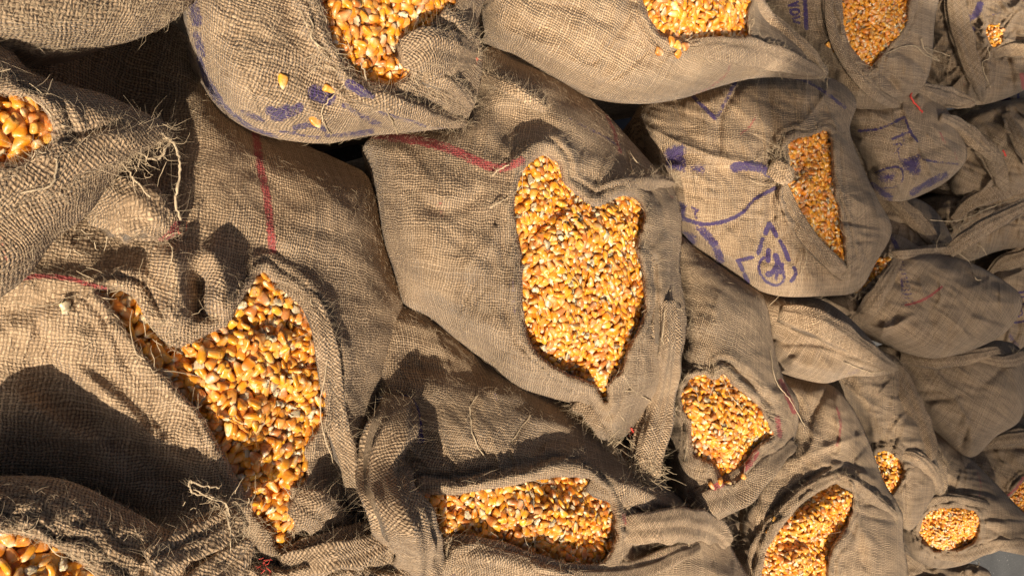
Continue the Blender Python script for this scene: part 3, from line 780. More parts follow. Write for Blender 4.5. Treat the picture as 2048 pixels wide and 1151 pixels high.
sack('centre', 'central open sack with the tallest corn mouth and a red shoulder stripe',
     [(732, 283), (800, 250), (880, 240), (940, 200), (962, 100), (1040, 110), (1130, 160), (1210, 225), (1270, 290), (1315, 340), (1347, 375),
      (1364, 440), (1361, 540), (1374, 640), (1362, 720), (1338, 780), (1300, 812), (1262, 862), (1226, 884), (1200, 874), (1165, 816),
      (1100, 797), (1030, 777), (975, 727), (920, 682), (860, 634), (810, 606), (790, 540), (770, 480), (757, 400), (746, 330)],
     z0=0.012, B=170, R=60, ang=0.08,
     mouth=[(1040, 345), (1064, 318), (1090, 308), (1120, 328), (1130, 360), (1155, 385), (1178, 405), (1200, 409), (1222, 395), (1260, 389),
            (1286, 412), (1291, 440), (1276, 490), (1286, 540), (1293, 600), (1281, 650), (1257, 700), (1246, 740), (1219, 768), (1215, 802),
            (1204, 800), (1184, 770), (1130, 745), (1085, 720), (1060, 690), (1045, 640), (1040, 580), (1040, 520), (1030, 460), (1025, 400)],
     hem=(23, 10), drop=24, rim=(12, 50), wr=(3, 100),
     ridges=[([(1000, 420), (960, 520), (985, 640), (1060, 750)], 12, 24), ([(830, 400), (900, 420), (980, 380)], -14, 16), ([(900, 560), (960, 500), (1000, 480)], 10, 16),
             ([(1010, 350), (1070, 285), (1130, 290), (1175, 370)], 22, 18), ([(1160, 300), (1220, 350), (1300, 370)], 14, 20), ([(1180, 380), (1260, 355), (1335, 360)], 18, 12),
             ([(1320, 440), (1330, 560), (1335, 660), (1310, 780)], 22, 14), ([(1305, 480), (1310, 600), (1305, 700)], -12, 8),
             ([(980, 250), (1060, 250), (1120, 240)], -18, 34), ([(960, 130), (1060, 200), (1200, 290)], 14, 30),
             ([(975, 700), (1080, 775), (1170, 800)], 16, 18), ([(905, 640), (935, 590), (960, 540)], -9, 7), ([(925, 655), (950, 600), (985, 560)], -8, 6)],
     bumps=[(840, 470, 24, 100), (1240, 790, -10, 40)],
     marks=[('r', [(742, 268), (830, 280), (900, 298), (960, 325), (1000, 336), (1042, 322)], 17, 0.85), ('p', [(1140, 238), (1180, 258), (1240, 292)], 7, 0.6),
            ('r', [(1215, 232), (1228, 262), (1240, 305)], 8, 0.7), ('r', [(878, 405), (885, 430)], 14, 0.45), ('p', [(1025, 540), (1030, 650)], 6, 0.55), ('r', [(1338, 388), (1345, 396)], 6, 0.6)],
     tone=0.50, warm=0.5, fuzz=1.1,
     corners=[dict(pts=[(962, 152, 6, 9), (1010, 172, 8, 11), (1060, 200, 8, 11), (1092, 222, 6, 8)], flat=0.8, lobes=5, amp=0.1, tone=0.62, name='rope_hem'),
              dict(pts=[(1192, 392, 0, 10), (1240, 372, 4, 16), (1300, 362, 4, 17), (1348, 364, 4, 10)], flat=0.7, lobes=2),
              dict(pts=[(1150, 800, 2, 18), (1185, 825, 8, 20), (1206, 860, 10, 17), (1210, 888, 8, 9)], flat=0.6, lobes=2),
              dict(pts=[(1330, 600, 0, 20), (1332, 700, 8, 28), (1318, 800, 14, 34), (1300, 880, 16, 38), (1290, 945, 10, 32), (1296, 985, 4, 14)], flat=0.6, lobes=4, amp=0.2)],
     threads=[dict(pts=[(985, 352, 14), (1000, 338, 26), (1030, 325, 24)], r=0.0009), dict(pts=[(980, 415, 14), (1005, 400, 22), (1045, 372, 18)], r=0.0009),
              dict(pts=[(985, 430, 4), (1010, 445, 6), (1030, 462, 6)], r=0.0007), dict(pts=[(1258, 300, 12), (1262, 330, 14), (1266, 348, 12)], r=0.0009),
              dict(pts=[(1258, 300, 12), (1275, 325, 18), (1310, 345, 16)], r=0.0009), dict(pts=[(1340, 580, 22), (1345, 610, 26), (1365, 620, 20)], r=0.0008),
              dict(pts=[(1330, 620, 28), (1325, 680, 28), (1340, 700, 26)], r=0.0007), dict(pts=[(1228, 785, 6), (1262, 782, 14), (1296, 798, 14), (1304, 805, 10)], r=0.0008),
              dict(pts=[(1215, 890, 20), (1235, 905, 24), (1248, 940, 20), (1260, 960, 10)], r=0.0009),
              dict(pts=[(1262, 855, 6), (1272, 875, 4), (1266, 900, 2)], red=True, r=0.0012)],
     frays=[dict(at=(1212, 892), n=130, L=50, h=22, curl=1.5, spread=12, r=0.00045), dict(at=(1290, 940), n=260, L=60, h=34, curl=1.6, spread=24, dirs=(20, 240), r=0.00045), dict(at=(1255, 955), n=120, L=50, h=30, curl=1.7, spread=16, r=0.00045),
            dict(at=(1340, 362), n=26, L=50, h=6, curl=0.6, spread=6, dirs=(-60, 10)), dict(at=(1000, 345), n=18, L=40, h=6, curl=0.9, dirs=(90, 250), spread=14)])

sack('low_centre', 'sack at the bottom centre whose corn mouth is half in shadow',
     [(745, 640), (800, 600), (860, 620), (970, 700), (1100, 780), (1200, 850), (1290, 930), (1350, 985), (1410, 1030), (1462, 1090), (1480, 1260),
      (860, 1260), (850, 1150), (770, 1060), (735, 980), (738, 830), (735, 740)],
     z0=-0.012, B=150, R=60, ang=0.10,
     mouth=[(846, 985), (900, 985), (960, 975), (1040, 962), (1110, 950), (1170, 953), (1205, 975), (1228, 1020), (1232, 1075), (1215, 1115),
            (1180, 1142), (1120, 1135), (1060, 1115), (1000, 1092), (950, 1082), (905, 1092), (880, 1125), (866, 1080), (855, 1030)],
     hem=(24, 11), drop=24, rim=(10, 50), wr=(3, 100),
     ridges=[([(800, 990), (960, 965), (1110, 935), (1200, 950), (1330, 1010)], 16, 20), ([(820, 960), (1000, 938), (1120, 905)], -18, 9),
             ([(945, 790), (945, 860), (985, 940)], -7, 5), ([(1060, 830), (1020, 890), (1025, 930)], -7, 5), ([(770, 700), (900, 720), (1000, 760)], -30, 60),
             ([(1240, 1060), (1300, 1050), (1420, 1060)], 20, 26), ([(1245, 1100), (1340, 1105)], -30, 20), ([(900, 1110), (1060, 1140), (1240, 1160)], 12, 16)],
     bumps=[(1000, 860, 14, 90)],
     marks=[('p', [(740, 797), (780, 800), (815, 797), (832, 820), (842, 880)], 12, 0.9), ('r', [(1248, 1028), (1252, 1050)], 9, 0.7), ('p', [(905, 1151), (940, 1110)], 8, 0.6),
            ('p', [(990, 790), (992, 798)], 7, 0.7), ('p', [(790, 650), (860, 660), (920, 690)], 40, 0.25)],
     tone=0.49, warm=0.5, fuzz=1.1,
     corners=[dict(pts=[(800, 790, 0, 24), (790, 850, 24, 34), (764, 920, 46, 34), (782, 990, 78, 38), (815, 1060, 88, 42), (832, 1130, 74, 38), (840, 1190, 40, 30)], flat=1.2, lobes=3),
              dict(pts=[(1180, 965, 0, 14), (1240, 985, 6, 26), (1300, 1000, 8, 22), (1352, 1013, 8, 8)], flat=0.5, lobes=2),
              dict(pts=[(1230, 1062, 0, 20), (1290, 1056, 4, 30), (1360, 1048, 6, 34), (1420, 1060, 2, 34), (1455, 1090, 0, 20)], flat=0.6, lobes=3),
              dict(pts=[(880, 1110, 2, 22), (930, 1108, 8, 30), (1010, 1122, 8, 28), (1120, 1152, 6, 24), (1250, 1150, 4, 26), (1350, 1110, 4, 22), (1400, 1090, 2, 12)], flat=0.55, lobes=3)],
     threads=[dict(pts=[(955, 790, 3), (940, 820, 4), (950, 880, 5), (985, 935, 6)], r=0.0009), dict(pts=[(1060, 830, 3), (1025, 880, 4), (1018, 910, 4), (1025, 930, 4)], r=0.0009),
              dict(pts=[(815, 950, 26), (805, 960, 40), (800, 985, 44)], r=0.0004), dict(pts=[(1352, 1013, 8), (1372, 1050, 10), (1378, 1085, 8), (1370, 1100, 8)], r=0.0010),
              dict(pts=[(1150, 1120, 0), (1180, 1135, 14), (1210, 1128, 16), (1245, 1150, 14)], r=0.0009), dict(pts=[(800, 1070, 40), (795, 1100, 46), (808, 1140, 40)], r=0.0006)],
     frays=[dict(at=(1330, 1110), n=60, L=40, h=14, curl=1.4, spread=40), dict(at=(1060, 1150), n=30, L=30, h=20, curl=1.4, spread=60), dict(at=(810, 1050), n=50, L=26, h=36, curl=1.4, spread=36)])

sack('top_centre', 'smooth top edge sack with a spill of stray kernels and a long pointed corner',
     [(948, -150), (958, 0), (978, 80), (1040, 120), (1120, 162), (1200, 196), (1280, 208), (1360, 198), (1430, 176), (1500, 158), (1580, 154),
      (1640, 158), (1656, 138), (1610, 95), (1562, 58), (1525, 20), (1515, -150)],
     z0=0.062, B=130, R=46, ang=0.45, step=3,
     mouth=[(1270, -80), (1288, 15), (1306, 52), (1335, 76), (1400, 80), (1486, 80), (1496, 40), (1494, -80)],
     hem=(17, 8), drop=16, wr=(2.2, 90), tone=0.55, warm=0.48, fuzz=0.8,
     ridges=[([(1150, 120), (1190, 125), (1220, 90), (1270, 20)], -6, 4), ([(1180, 175), (1240, 150), (1310, 90)], -6, 4), ([(1340, 92), (1480, 100), (1640, 145)], 12, 14)],
     marks=[('r', [(1462, 115), (1455, 145), (1425, 172), (1390, 190)], 5, 0.6), ('p', [(1078, 112), (1082, 120)], 8, 0.5)],
     corners=[dict(pts=[(1370, 92, 2, 8), (1440, 96, 4, 18), (1520, 106, 6, 22), (1590, 128, 6, 18), (1648, 150, 6, 8)], flat=0.5, lobes=2),
              dict(pts=[(1495, -20, 4, 18), (1530, 30, 8, 20), (1590, 80, 8, 16), (1632, 120, 6, 12), (1640, 150, 6, 8)], flat=0.5, lobes=2)],
     frays=[dict(at=(1646, 150), n=22, L=26, h=6, curl=1.2, spread=6)])

sack('drop_print', 'pale sack with a purple drop shaped emblem and a tall narrow corn mouth',
     [(1285, 212), (1380, 185), (1470, 155), (1560, 145), (1660, 155), (1712, 200), (1700, 260), (1724, 330), (1757, 400), (1784, 460), (1752, 525),
      (1714, 582), (1640, 592), (1560, 592), (1500, 572), (1440, 534), (1386, 492), (1350, 440), (1333, 370), (1298, 330)],
     z0=0.035, B=110, R=34, ang=0.05, step=2.5,
     mouth=[(1576, 288), (1610, 272), (1655, 262), (1664, 300), (1668, 370), (1680, 430), (1691, 500), (1690, 538), (1670, 536), (1640, 500), (1610, 456),
            (1582, 420), (1566, 390), (1578, 340)],
     hem=(14, 6), drop=12, wr=(2.2, 70), tone=0.56, warm=0.55, fuzz=0.8,
     ridges=[([(1560, 345), (1500, 330), (1440, 320)], 8, 9), ([(1560, 350), (1520, 400), (1480, 430)], 7, 8), ([(1562, 355), (1565, 420), (1600, 480)], 9, 8), ([(1556, 350), (1540, 420), (1550, 480)], -8, 9),
             ([(1655, 255), (1690, 300), (1740, 400), (1776, 460)], 8, 9), ([(1670, 440), (1720, 450), (1770, 458)], -6, 3), ([(1440, 220), (1500, 260), (1560, 330)], -8, 16), ([(1600, 250), (1660, 235), (1700, 240)], 8, 10)],
     marks=[('p', [(1386, 193), (1408, 215), (1430, 236)], 7, 0.8), ('p', [(1432, 236), (1450, 205), (1470, 165)], 8, 0.8), ('p', [(1326, 296), (1372, 284), (1370, 345), (1334, 340)], 'fill', 0.72), ('p', [(1382, 325), (1412, 330), (1405, 350), (1382, 345)], 'fill', 0.66),
            ('p', [(1470, 335), (1510, 332), (1550, 350)], 18, 0.9), ('p', [(1350, 425), (1375, 440), (1410, 448), (1450, 442), (1485, 425), (1510, 398), (1550, 376)], 6, 1.0),
            ('p', [(1352, 402), (1372, 412), (1366, 440), (1350, 436)], 'fill', 0.9), ('p', [(1382, 410), (1398, 420), (1392, 436)], 'fill', 0.75), ('p', [(1360, 460), (1395, 470), (1390, 500)], 'fill', 0.75), ('p', [(1400, 456), (1430, 490), (1440, 520)], 16, 0.72),
            ('p', [(1539, 447), (1535, 456), (1531, 466)], 8), ('p', [(1539, 447), (1553, 471)], 8), ('p', [(1525, 478), (1517, 506)], 7), ('p', [(1560, 482), (1570, 500), (1577, 520)], 7), ('p', [(1588, 535), (1591, 548), (1583, 561)], 7, 0.9),
            ('p', [(1475, 521), (1490, 518), (1505, 514)], 6), ('p', [(1477, 522), (1485, 540)], 7), ('p', [(1489, 548), (1496, 564)], 7),
            ('p', [(1526, 515), (1518, 530), (1521, 548), (1535, 564), (1555, 570), (1568, 558), (1566, 540), (1560, 532)], 5, 1.0), ('p', [(1537, 500), (1536, 520)], 8), ('p', [(1552, 512), (1556, 528), (1545, 545), (1536, 548)], 10), ('p', [(1565, 528), (1562, 545)], 6), ('p', [(1555, 545), (1552, 558)], 6),
            ('p', [(1575, 390), (1590, 430), (1610, 460)], 6, 0.5), ('p', [(1600, 520), (1650, 570)], 14, 0.3), ('p', [(1568, 152), (1620, 165), (1690, 215)], 7, 0.7), ('r', [(1512, 232), (1498, 255), (1480, 268)], 5, 0.6), ('r', [(1552, 348), (1562, 360)], 5, 0.7)],
     corners=[dict(pts=[(1566, 370, 2, 8), (1590, 430, 4, 12), (1630, 490, 6, 14), (1680, 540, 6, 14), (1712, 582, 4, 7)], flat=0.5, lobes=2),
              dict(pts=[(1540, 330, 2, 14), (1565, 345, 8, 18), (1580, 340, 6, 12)], flat=0.8, lobes=4)],
     threads=[dict(pts=[(1598, 470, 6), (1612, 500, 10), (1605, 540, 10), (1550, 600, 8), (1528, 618, 6)], r=0.0005), dict(pts=[(1560, 360, 8), (1530, 370, 10), (1500, 360, 6)], r=0.0006)],
     frays=[dict(at=(1562, 322), n=110, L=44, h=8, curl=0.9, spread=14, dirs=(120, 260)), dict(at=(1712, 580), n=16, L=20, h=4, curl=1.2)])

sack('fuzzy_right', 'hairy brown sack with corn spilling over its red striped lower lip',
     [(1345, 470), (1400, 500), (1480, 555), (1530, 600), (1548, 690), (1568, 755), (1596, 800), (1594, 860), (1562, 935), (1500, 992), (1420, 1038), (1362, 1032),
      (1345, 1012), (1335, 900), (1330, 800), (1355, 700), (1355, 600)],
     z0=0.012, B=120, R=34, ang=0.3, step=3,
     mouth=[(1364, 778), (1380, 755), (1405, 746), (1432, 756), (1446, 742), (1470, 770), (1510, 800), (1532, 838), (1542, 868), (1515, 892), (1492, 925), (1480, 958),
            (1450, 968), (1424, 930), (1390, 912), (1380, 880), (1380, 842), (1363, 815)],
     hem=(15, 6), drop=13, crumple=0.45, wr=(1.6, 70), tone=0.49, warm=0.42, fuzz=2.0,
     ridges=[([(1420, 715), (1470, 735), (1560, 830)], -12, 5), ([(1430, 700), (1480, 720), (1570, 810)], 9, 9), ([(1545, 880), (1500, 930), (1430, 985), (1360, 1015)], 12, 14)],
     bumps=[(1440, 620, 22, 60), (1560, 860, -18, 22)],
     marks=[('r', [(1364, 1015), (1400, 995), (1440, 968), (1490, 935), (1512, 905)], 11, 1.1), ('r', [(1562, 762), (1575, 790), (1588, 822)], 9, 1.1), ('r', [(1555, 835), (1560, 870)], 10, 0.8)],
     corners=[dict(pts=[(1585, 880, 0, 14), (1530, 930, 8, 26), (1470, 985, 10, 32), (1400, 1010, 10, 28), (1352, 1014, 8, 10)], flat=0.45, lobes=2)],
     threads=[dict(pts=[(1425, 720, 6), (1430, 755, 14), (1420, 790, 8)], r=0.0006), dict(pts=[(1540, 700, 6), (1552, 760, 10), (1580, 800, 10), (1610, 850, 6)], r=0.0008), dict(pts=[(1376, 760, 6), (1395, 790, 6), (1400, 830, 2)], r=0.0005),
              dict(pts=[(1445, 750, 6), (1460, 790, 6), (1480, 810, 4)], r=0.0005)],
     frays=[dict(at=(1425, 745), n=30, L=26, h=6, curl=0.8, spread=18, dirs=(40, 130)), dict(at=(1352, 1014), n=14, L=24, h=8, curl=1.0), dict(at=(1400, 640), n=40, L=24, h=0, curl=1.2, spread=30)])

sack('pleated', 'sack with fine lengthwise pleats gathered into a pointed torn corner',
     [(1490, 570), (1560, 586), (1640, 598), (1700, 636), (1752, 690), (1797, 736), (1752, 752), (1700, 752), (1650, 766), (1590, 752), (1545, 722), (1515, 650)],
     z0=0.03, B=85, R=34, ang=0.45, step=3, wr=(1.6, 60), tone=0.53, warm=0.5, fuzz=0.8,
     ridges=[([(1530, 610), (1640, 620), (1770, 722)], 9, 9), ([(1540, 640), (1650, 660), (1770, 730)], -6, 4), ([(1540, 690), (1640, 690), (1760, 736)], -7, 5), ([(1560, 720), (1640, 735), (1700, 745)], 8, 14)],
     marks=[('p', [(1690, 750), (1730, 735)], 8, 0.5), ('p', [(1545, 608), (1570, 618)], 8, 0.35), ('r', [(1655, 685), (1672, 690)], 6, 0.5)],
     corners=[dict(pts=[(1560, 625, 0, 14), (1640, 650, 8, 24), (1710, 690, 8, 20), (1760, 722, 6, 14), (1795, 738, 4, 6)], flat=0.5, lobes=6, amp=0.12)],
     threads=[dict(pts=[(1690, 725, 6), (1715, 735, 8), (1745, 745, 8), (1775, 738, 6)], r=0.0008)],
     frays=[dict(at=(1785, 735), n=36, L=26, h=4, curl=1.2, spread=10)])

sack('bottom_right', 'upright bottom right sack with a long diagonal oval of bright corn',
     [(1540, 738), (1600, 755), (1660, 768), (1702, 810), (1737, 880), (1767, 960), (1797, 1010), (1806, 1060), (1790, 1260), (1460, 1260), (1455, 1080), (1480, 1000), (1520, 930), (1572, 870)],
     z0=0.0, B=130, R=36, ang=0.2, step=3,
     mouth=[(1694, 962), (1706, 1005), (1692, 1055), (1657, 1110), (1645, 1230), (1528, 1230), (1527, 1120), (1545, 1075), (1575, 1035), (1615, 995), (1660, 967)],
     hem=(15, 7), drop=12, wr=(2.5, 80), tone=0.51, warm=0.5, fuzz=0.9,
     ridges=[([(1500, 1080), (1560, 1000), (1640, 940), (1690, 930)], -11, 5), ([(1600, 800), (1560, 900), (1500, 1020)], 14, 26), ([(1470, 1030), (1490, 1100)], -10, 14), ([(1720, 1030), (1760, 1151)], 9, 16), ([(1700, 1040), (1735, 1151)], -10, 12)],
     marks=[('r', [(1674, 815), (1682, 850), (1674, 890)], 6, 0.7), ('r', [(1720, 1070), (1760, 1080), (1750, 1110)], 14, 0.35)],
     corners=[dict(pts=[(1665, 950, 2, 8), (1705, 968, 4, 12), (1750, 1000, 4, 12), (1796, 1034, 4, 7)], flat=0.5, lobes=2),
              dict(pts=[(1530, 1090, 2, 6), (1560, 1030, 4, 10), (1620, 975, 5, 11), (1680, 950, 4, 8)], flat=0.6, lobes=2)],
     frays=[dict(at=(1790, 1034), n=14, L=16, h=4, curl=1.1), dict(at=(1480, 1100), n=20, L=24, h=4, curl=1.0, spread=20)])

sack('behind_pleated', 'dull brown sack with a small patch of corn beside the diagonal oval of corn',
     [(1630, 735), (1720, 705), (1790, 712), (1825, 780), (1855, 870), (1880, 950), (1856, 1010), (1815, 1060), (1770, 980), (1730, 870), (1690, 800)],
     z0=0.0, B=75, R=24, ang=0.1, step=3,
     mouth=[(1753, 905), (1785, 903), (1808, 935), (1797, 970), (1778, 990), (1757, 950)],
     hem=(9, 4), drop=8, wr=(2, 50), tone=0.40, warm=0.60, fuzz=0.5,
     ridges=[([(1700, 750), (1740, 820), (1770, 880)], 9, 14), ([(1680, 770), (1720, 830), (1745, 880)], -10, 10), ([(1790, 740), (1810, 820), (1830, 880)], -6, 8)],
     marks=[('r', [(1740, 760), (1755, 790)], 5, 0.4)],
     corners=[dict(pts=[(1795, 730, 2, 10), (1822, 800, 8, 20), (1850, 870, 8, 22), (1862, 920, 6, 14)], flat=0.4, lobes=3), dict(pts=[(1790, 905, 2, 6), (1830, 915, 5, 13), (1862, 945, 6, 15), (1880, 985, 4, 8)], flat=0.6, lobes=3, tone=0.5)],
     frays=[dict(at=(1870, 975), n=12, L=16, h=3, curl=1.0)])

sack('round_print', 'round bellied sack with a blue printed line of lettering and a thin red stitch',
     [(1655, 600), (1712, 545), (1776, 468), (1850, 498), (1925, 518), (2000, 556), (2045, 600), (2015, 660), (1950, 697), (1870, 716), (1800, 700), (1735, 660)],
     z0=0.035, B=80, R=30, ang=0.6, step=2.5, wr=(1.8, 60), tone=0.54, warm=0.39, fuzz=0.5,
     mouth=[(1702, 578), (1728, 545), (1762, 518), (1780, 512), (1770, 536), (1740, 566), (1710, 592)], hem=(7, 3), drop=5,
     ridges=[([(1800, 520), (1900, 510), (1990, 540)], 8, 12), ([(1870, 560), (1860, 640), (1880, 700)], -6, 12), ([(1880, 625), (1930, 650), (1990, 630)], 6, 12), ([(1900, 520), (1950, 560), (2030, 560)], -12, 14), ([(1780, 500), (1740, 590), (1710, 640)], 8, 14)],
     marks=[('p', [(1782, 470), (1790, 486), (1796, 500)], 9, 0.7)] +
           [('p', [(1794 + 0.22 * i * 8, 524 + i * 8), (1808 + 0.22 * i * 8, 523 + i * 8)], 4.2, 0.62) for i in range(12)] + [('p', [(1801, 522), (1806, 612)], 6, 0.55)] +
           [('r', [(1811, 610), (1840, 602), (1862, 590), (1884, 573)], 4.0, 0.95), ('r', [(1828, 588), (1845, 570)], 3, 0.45)],
     corners=[dict(pts=[(1800, 512, 2, 6), (1775, 560, 6, 12), (1740, 615, 7, 15), (1700, 655, 4, 10)], flat=0.4, lobes=3), dict(pts=[(1735, 512, 4, 6), (1800, 508, 7, 8), (1870, 502, 8, 10), (1905, 498, 8, 9)], flat=0.8, lobes=4),
              dict(pts=[(1895, 505, 6, 10), (1925, 480, 12, 14), (1965, 455, 14, 14), (2020, 425, 12, 13), (2080, 395, 8, 9)], flat=0.5, lobes=3, amp=0.25)],
     threads=[dict(pts=[(1915, 505, 10), (1940, 525, 12), (1950, 555, 8), (1962, 560, 4)], r=0.0012), dict(pts=[(1900, 500, 12), (1925, 470, 18), (1920, 455, 18), (1950, 440, 16)], r=0.0011),
              dict(pts=[(1950, 488, 12), (1965, 495, 14), (1973, 510, 12)], r=0.0008), dict(pts=[(1860, 440, 8), (1920, 440, 10), (1980, 415, 12), (2040, 395, 10)], r=0.0011)],
     frays=[dict(at=(1925, 480), n=50, L=40, h=14, curl=1.1, spread=20), dict(at=(1850, 505), n=24, L=50, h=8, curl=0.5, spread=20, dirs=(150, 200))])

sack('ribbed_right', 'brown twill sack with slanting ribs beneath the round bellied sack',
     [(1770, 690), (1850, 690), (1930, 698), (2000, 680), (2048, 712), (2045, 830), (1992, 872), (1940, 914), (1884, 862), (1835, 800), (1805, 745)],
     z0=0.015, B=75, R=26, ang=0.5, step=3, wr=(1.6, 60), tone=0.43, warm=0.44, fuzz=0.4,
     ridges=[([(1900, 712), (1980, 705), (2040, 715)], 7, 7), ([(1960, 710), (2010, 740), (2025, 800)], -5, 8)],
     corners=[dict(pts=[(1800, 712, 2, 8), (1870, 722, 7, 12), (1950, 712, 7, 12), (2000, 700, 4, 8)], flat=0.4, lobes=3), dict(pts=[(1960, 715, 4, 6), (2005, 722, 7, 9), (2040, 712, 7, 12), (2075, 690, 5, 8)], flat=0.6, lobes=3)],
     frays=[dict(at=(2030, 715), n=24, L=24, h=6, curl=1.2)])

sack('top_right', 'top edge sack with purple block letters and a corn mouth narrowing to a point',
     [(1505, -150), (1530, 0), (1575, 62), (1640, 120), (1672, 190), (1720, 218), (1800, 214), (1852, 165), (1868, 60), (1860, -150)],
     z0=0.015, B=85, R=32, ang=0.1, step=2.5,
     mouth=[(1690, -80), (1686, 50), (1700, 92), (1720, 118), (1742, 136), (1762, 110), (1790, 76), (1812, 40), (1815, -80)],
     hem=(13, 5), drop=9, wr=(1.8, 60), tone=0.50, warm=0.44, fuzz=0.5,
     ridges=[([(1655, -40), (1658, 60), (1690, 130), (1750, 190)], -7, 4), ([(1668, -40), (1672, 60), (1700, 120), (1770, 190)], 8, 8), ([(1812, 50), (1780, 110), (1750, 150)], 5, 6)],
     marks=[('p', [(1609, -10), (1613, 58)], 8, 0.9), ('p', [(1578, 12), (1596, 4)], 4), ('p', [(1578, 12), (1598, 12)], 3), ('p', [(1581, 20), (1597, 20), (1597, 27), (1589, 30), (1582, 27), (1581, 20)], 3.5), ('p', [(1586, 38), (1599, 34)], 4, 0.9), ('p', [(1588, 44), (1600, 46)], 4, 0.8), ('p', [(1577, -4), (1596, -6)], 4)],
     threads=[dict(pts=[(1765, 112, 6), (1800, 95, 8), (1830, 92, 8), (1850, 110, 8), (1880, 122, 6)], r=0.0013), dict(pts=[(1843, 78, 10), (1850, 100, 12), (1875, 118, 8)], r=0.0011), dict(pts=[(1850, 95, 8), (1880, 105, 8), (1900, 112, 6)], r=0.0009)],
     frays=[dict(at=(1860, 110), n=20, L=36, h=6, curl=0.7, dirs=(-30, 60))],
     corners=[dict(pts=[(1655, -60, 2, 8), (1660, 40, 6, 12), (1690, 120, 7, 13), (1750, 185, 7, 13), (1800, 212, 4, 8)], flat=0.4, lobes=2)])


sack('lettered', 'sack with a ruled purple line, smudged purple letters and a boxed stamp',
     [(1685, 205), (1760, 190), (1830, 150), (1882, 200), (1934, 300), (1906, 352), (1850, 387), (1795, 403), (1752, 386), (1726, 320), (1698, 260)],
     z0=0.03, B=80, R=30, ang=0.2, step=2.5, wr=(1.8, 55), tone=0.49, warm=0.36, fuzz=0.5,
     ridges=[([(1806, 200), (1820, 260), (1835, 300)], 7, 7), ([(1825, 165), (1850, 160), (1905, 165)], 9, 12), ([(1790, 230), (1815, 250), (1822, 290)], -6, 8), ([(1700, 230), (1760, 235), (1800, 225)], 6, 10)],
     marks=[('p', [(1718, 262), (1760, 257), (1808, 234)], 5, 0.85), ('p', [(1810, 235), (1820, 262), (1835, 282)], 5, 0.8), ('p', [(1785, 278), (1822, 262)], 5, 0.8), ('p', [(1805, 265), (1810, 290)], 4, 0.6), ('p', [(1788, 290), (1804, 288), (1790, 306)], 4, 0.7), ('p', [(1795, 300), (1800, 318)], 4, 0.6),
            ('p', [(1800, 320), (1840, 310), (1840, 350), (1815, 345)], 'fill', 0.75), ('p', [(1750, 345), (1780, 335), (1802, 336), (1806, 355), (1796, 372), (1765, 376)], 4, 0.75), ('p', [(1750, 348), (1790, 345), (1788, 362), (1760, 366)], 'fill', 0.6), ('p', [(1835, 310), (1850, 320), (1915, 328)], 5, 0.7),
            ('p', [(1825, 385), (1860, 365), (1890, 350)], 14, 0.75), ('p', [(1745, 370), (1780, 395)], 14, 0.75), ('r', [(1902, 218), (1906, 245)], 7, 0.4), ('r', [(1880, 265), (1890, 285)], 5, 0.6), ('r', [(1910, 300), (1914, 322)], 6, 0.5)],
     corners=[dict(pts=[(1828, 175, 4, 8), (1860, 185, 7, 14), (1900, 195, 7, 16), (1950, 208, 5, 8)], flat=0.6, lobes=4), dict(pts=[(1880, 235, 4, 8), (1920, 255, 7, 14), (1960, 290, 7, 14), (2005, 330, 4, 8)], flat=0.6, lobes=3)],
     threads=[dict(pts=[(1852, 172, 8), (1828, 178, 10), (1822, 195, 10), (1835, 212, 8), (1845, 225, 6)], red=True, r=0.0020), dict(pts=[(2005, 300, 8), (2012, 312, 8)], red=True, r=0.0022)],
     frays=[dict(at=(1950, 205), n=14, L=18, h=4, curl=1.0), dict(at=(1990, 290), n=14, L=22, h=6, curl=1.0)])

sack('far_top_right', 'small far sack near the top right corner showing a fist sized patch of corn',
     [(1842, -150), (1850, 60), (1840, 140), (1890, 190), (1960, 210), (2060, 175), (2160, 100), (2160, -150)],
     z0=0.03, B=80, R=28, ang=0.15, step=2.5,
     mouth=[(1970, 56), (1986, 49), (2004, 60), (2004, 84), (1988, 93), (1972, 82)], hem=(8, 3), drop=4, wr=(3, 50), tone=0.45, warm=0.50, fuzz=0.5,
     ridges=[([(1920, -40), (1930, 60), (1960, 180)], -8, 9), ([(1960, -20), (1965, 40), (1975, 120), (1985, 180)], 7, 9), ([(2000, 90), (2048, 92), (2100, 95)], 8, 8), ([(2010, 60), (2048, 78), (2100, 80)], -14, 9), ([(1880, 60), (1900, 120), (1930, 170)], 7, 12)],
     marks=[('p', [(1925, 40), (1950, 30), (1960, 10)], 14, 0.75), ('p', [(1930, 55), (1945, 60)], 12, 0.7), ('p', [(1975, 35), (2000, 25)], 5, 0.5), ('r', [(2035, 40), (2044, 28)], 5, 0.4), ('r', [(2044, 150), (2048, 175)], 9, 0.8), ('r', [(1925, 160), (1930, 175)], 4, 0.4)],
     threads=[dict(pts=[(1974, 95, 5), (1980, 115, 6), (1965, 125, 7), (1970, 150, 6), (1982, 175, 5)], r=0.0011)],
     corners=[dict(pts=[(1905, -40, 3, 14), (1915, 40, 8, 20), (1935, 110, 8, 18), (1958, 170, 6, 12), (1966, 205, 4, 5)], flat=0.5, lobes=4), dict(pts=[(1985, 108, 2, 6), (2020, 100, 6, 10), (2060, 98, 6, 12), (2100, 90, 4, 8)], flat=0.5, lobes=2)],
     frays=[dict(at=(1900, 130), n=24, L=34, h=6, curl=0.8, dirs=(150, 220))])


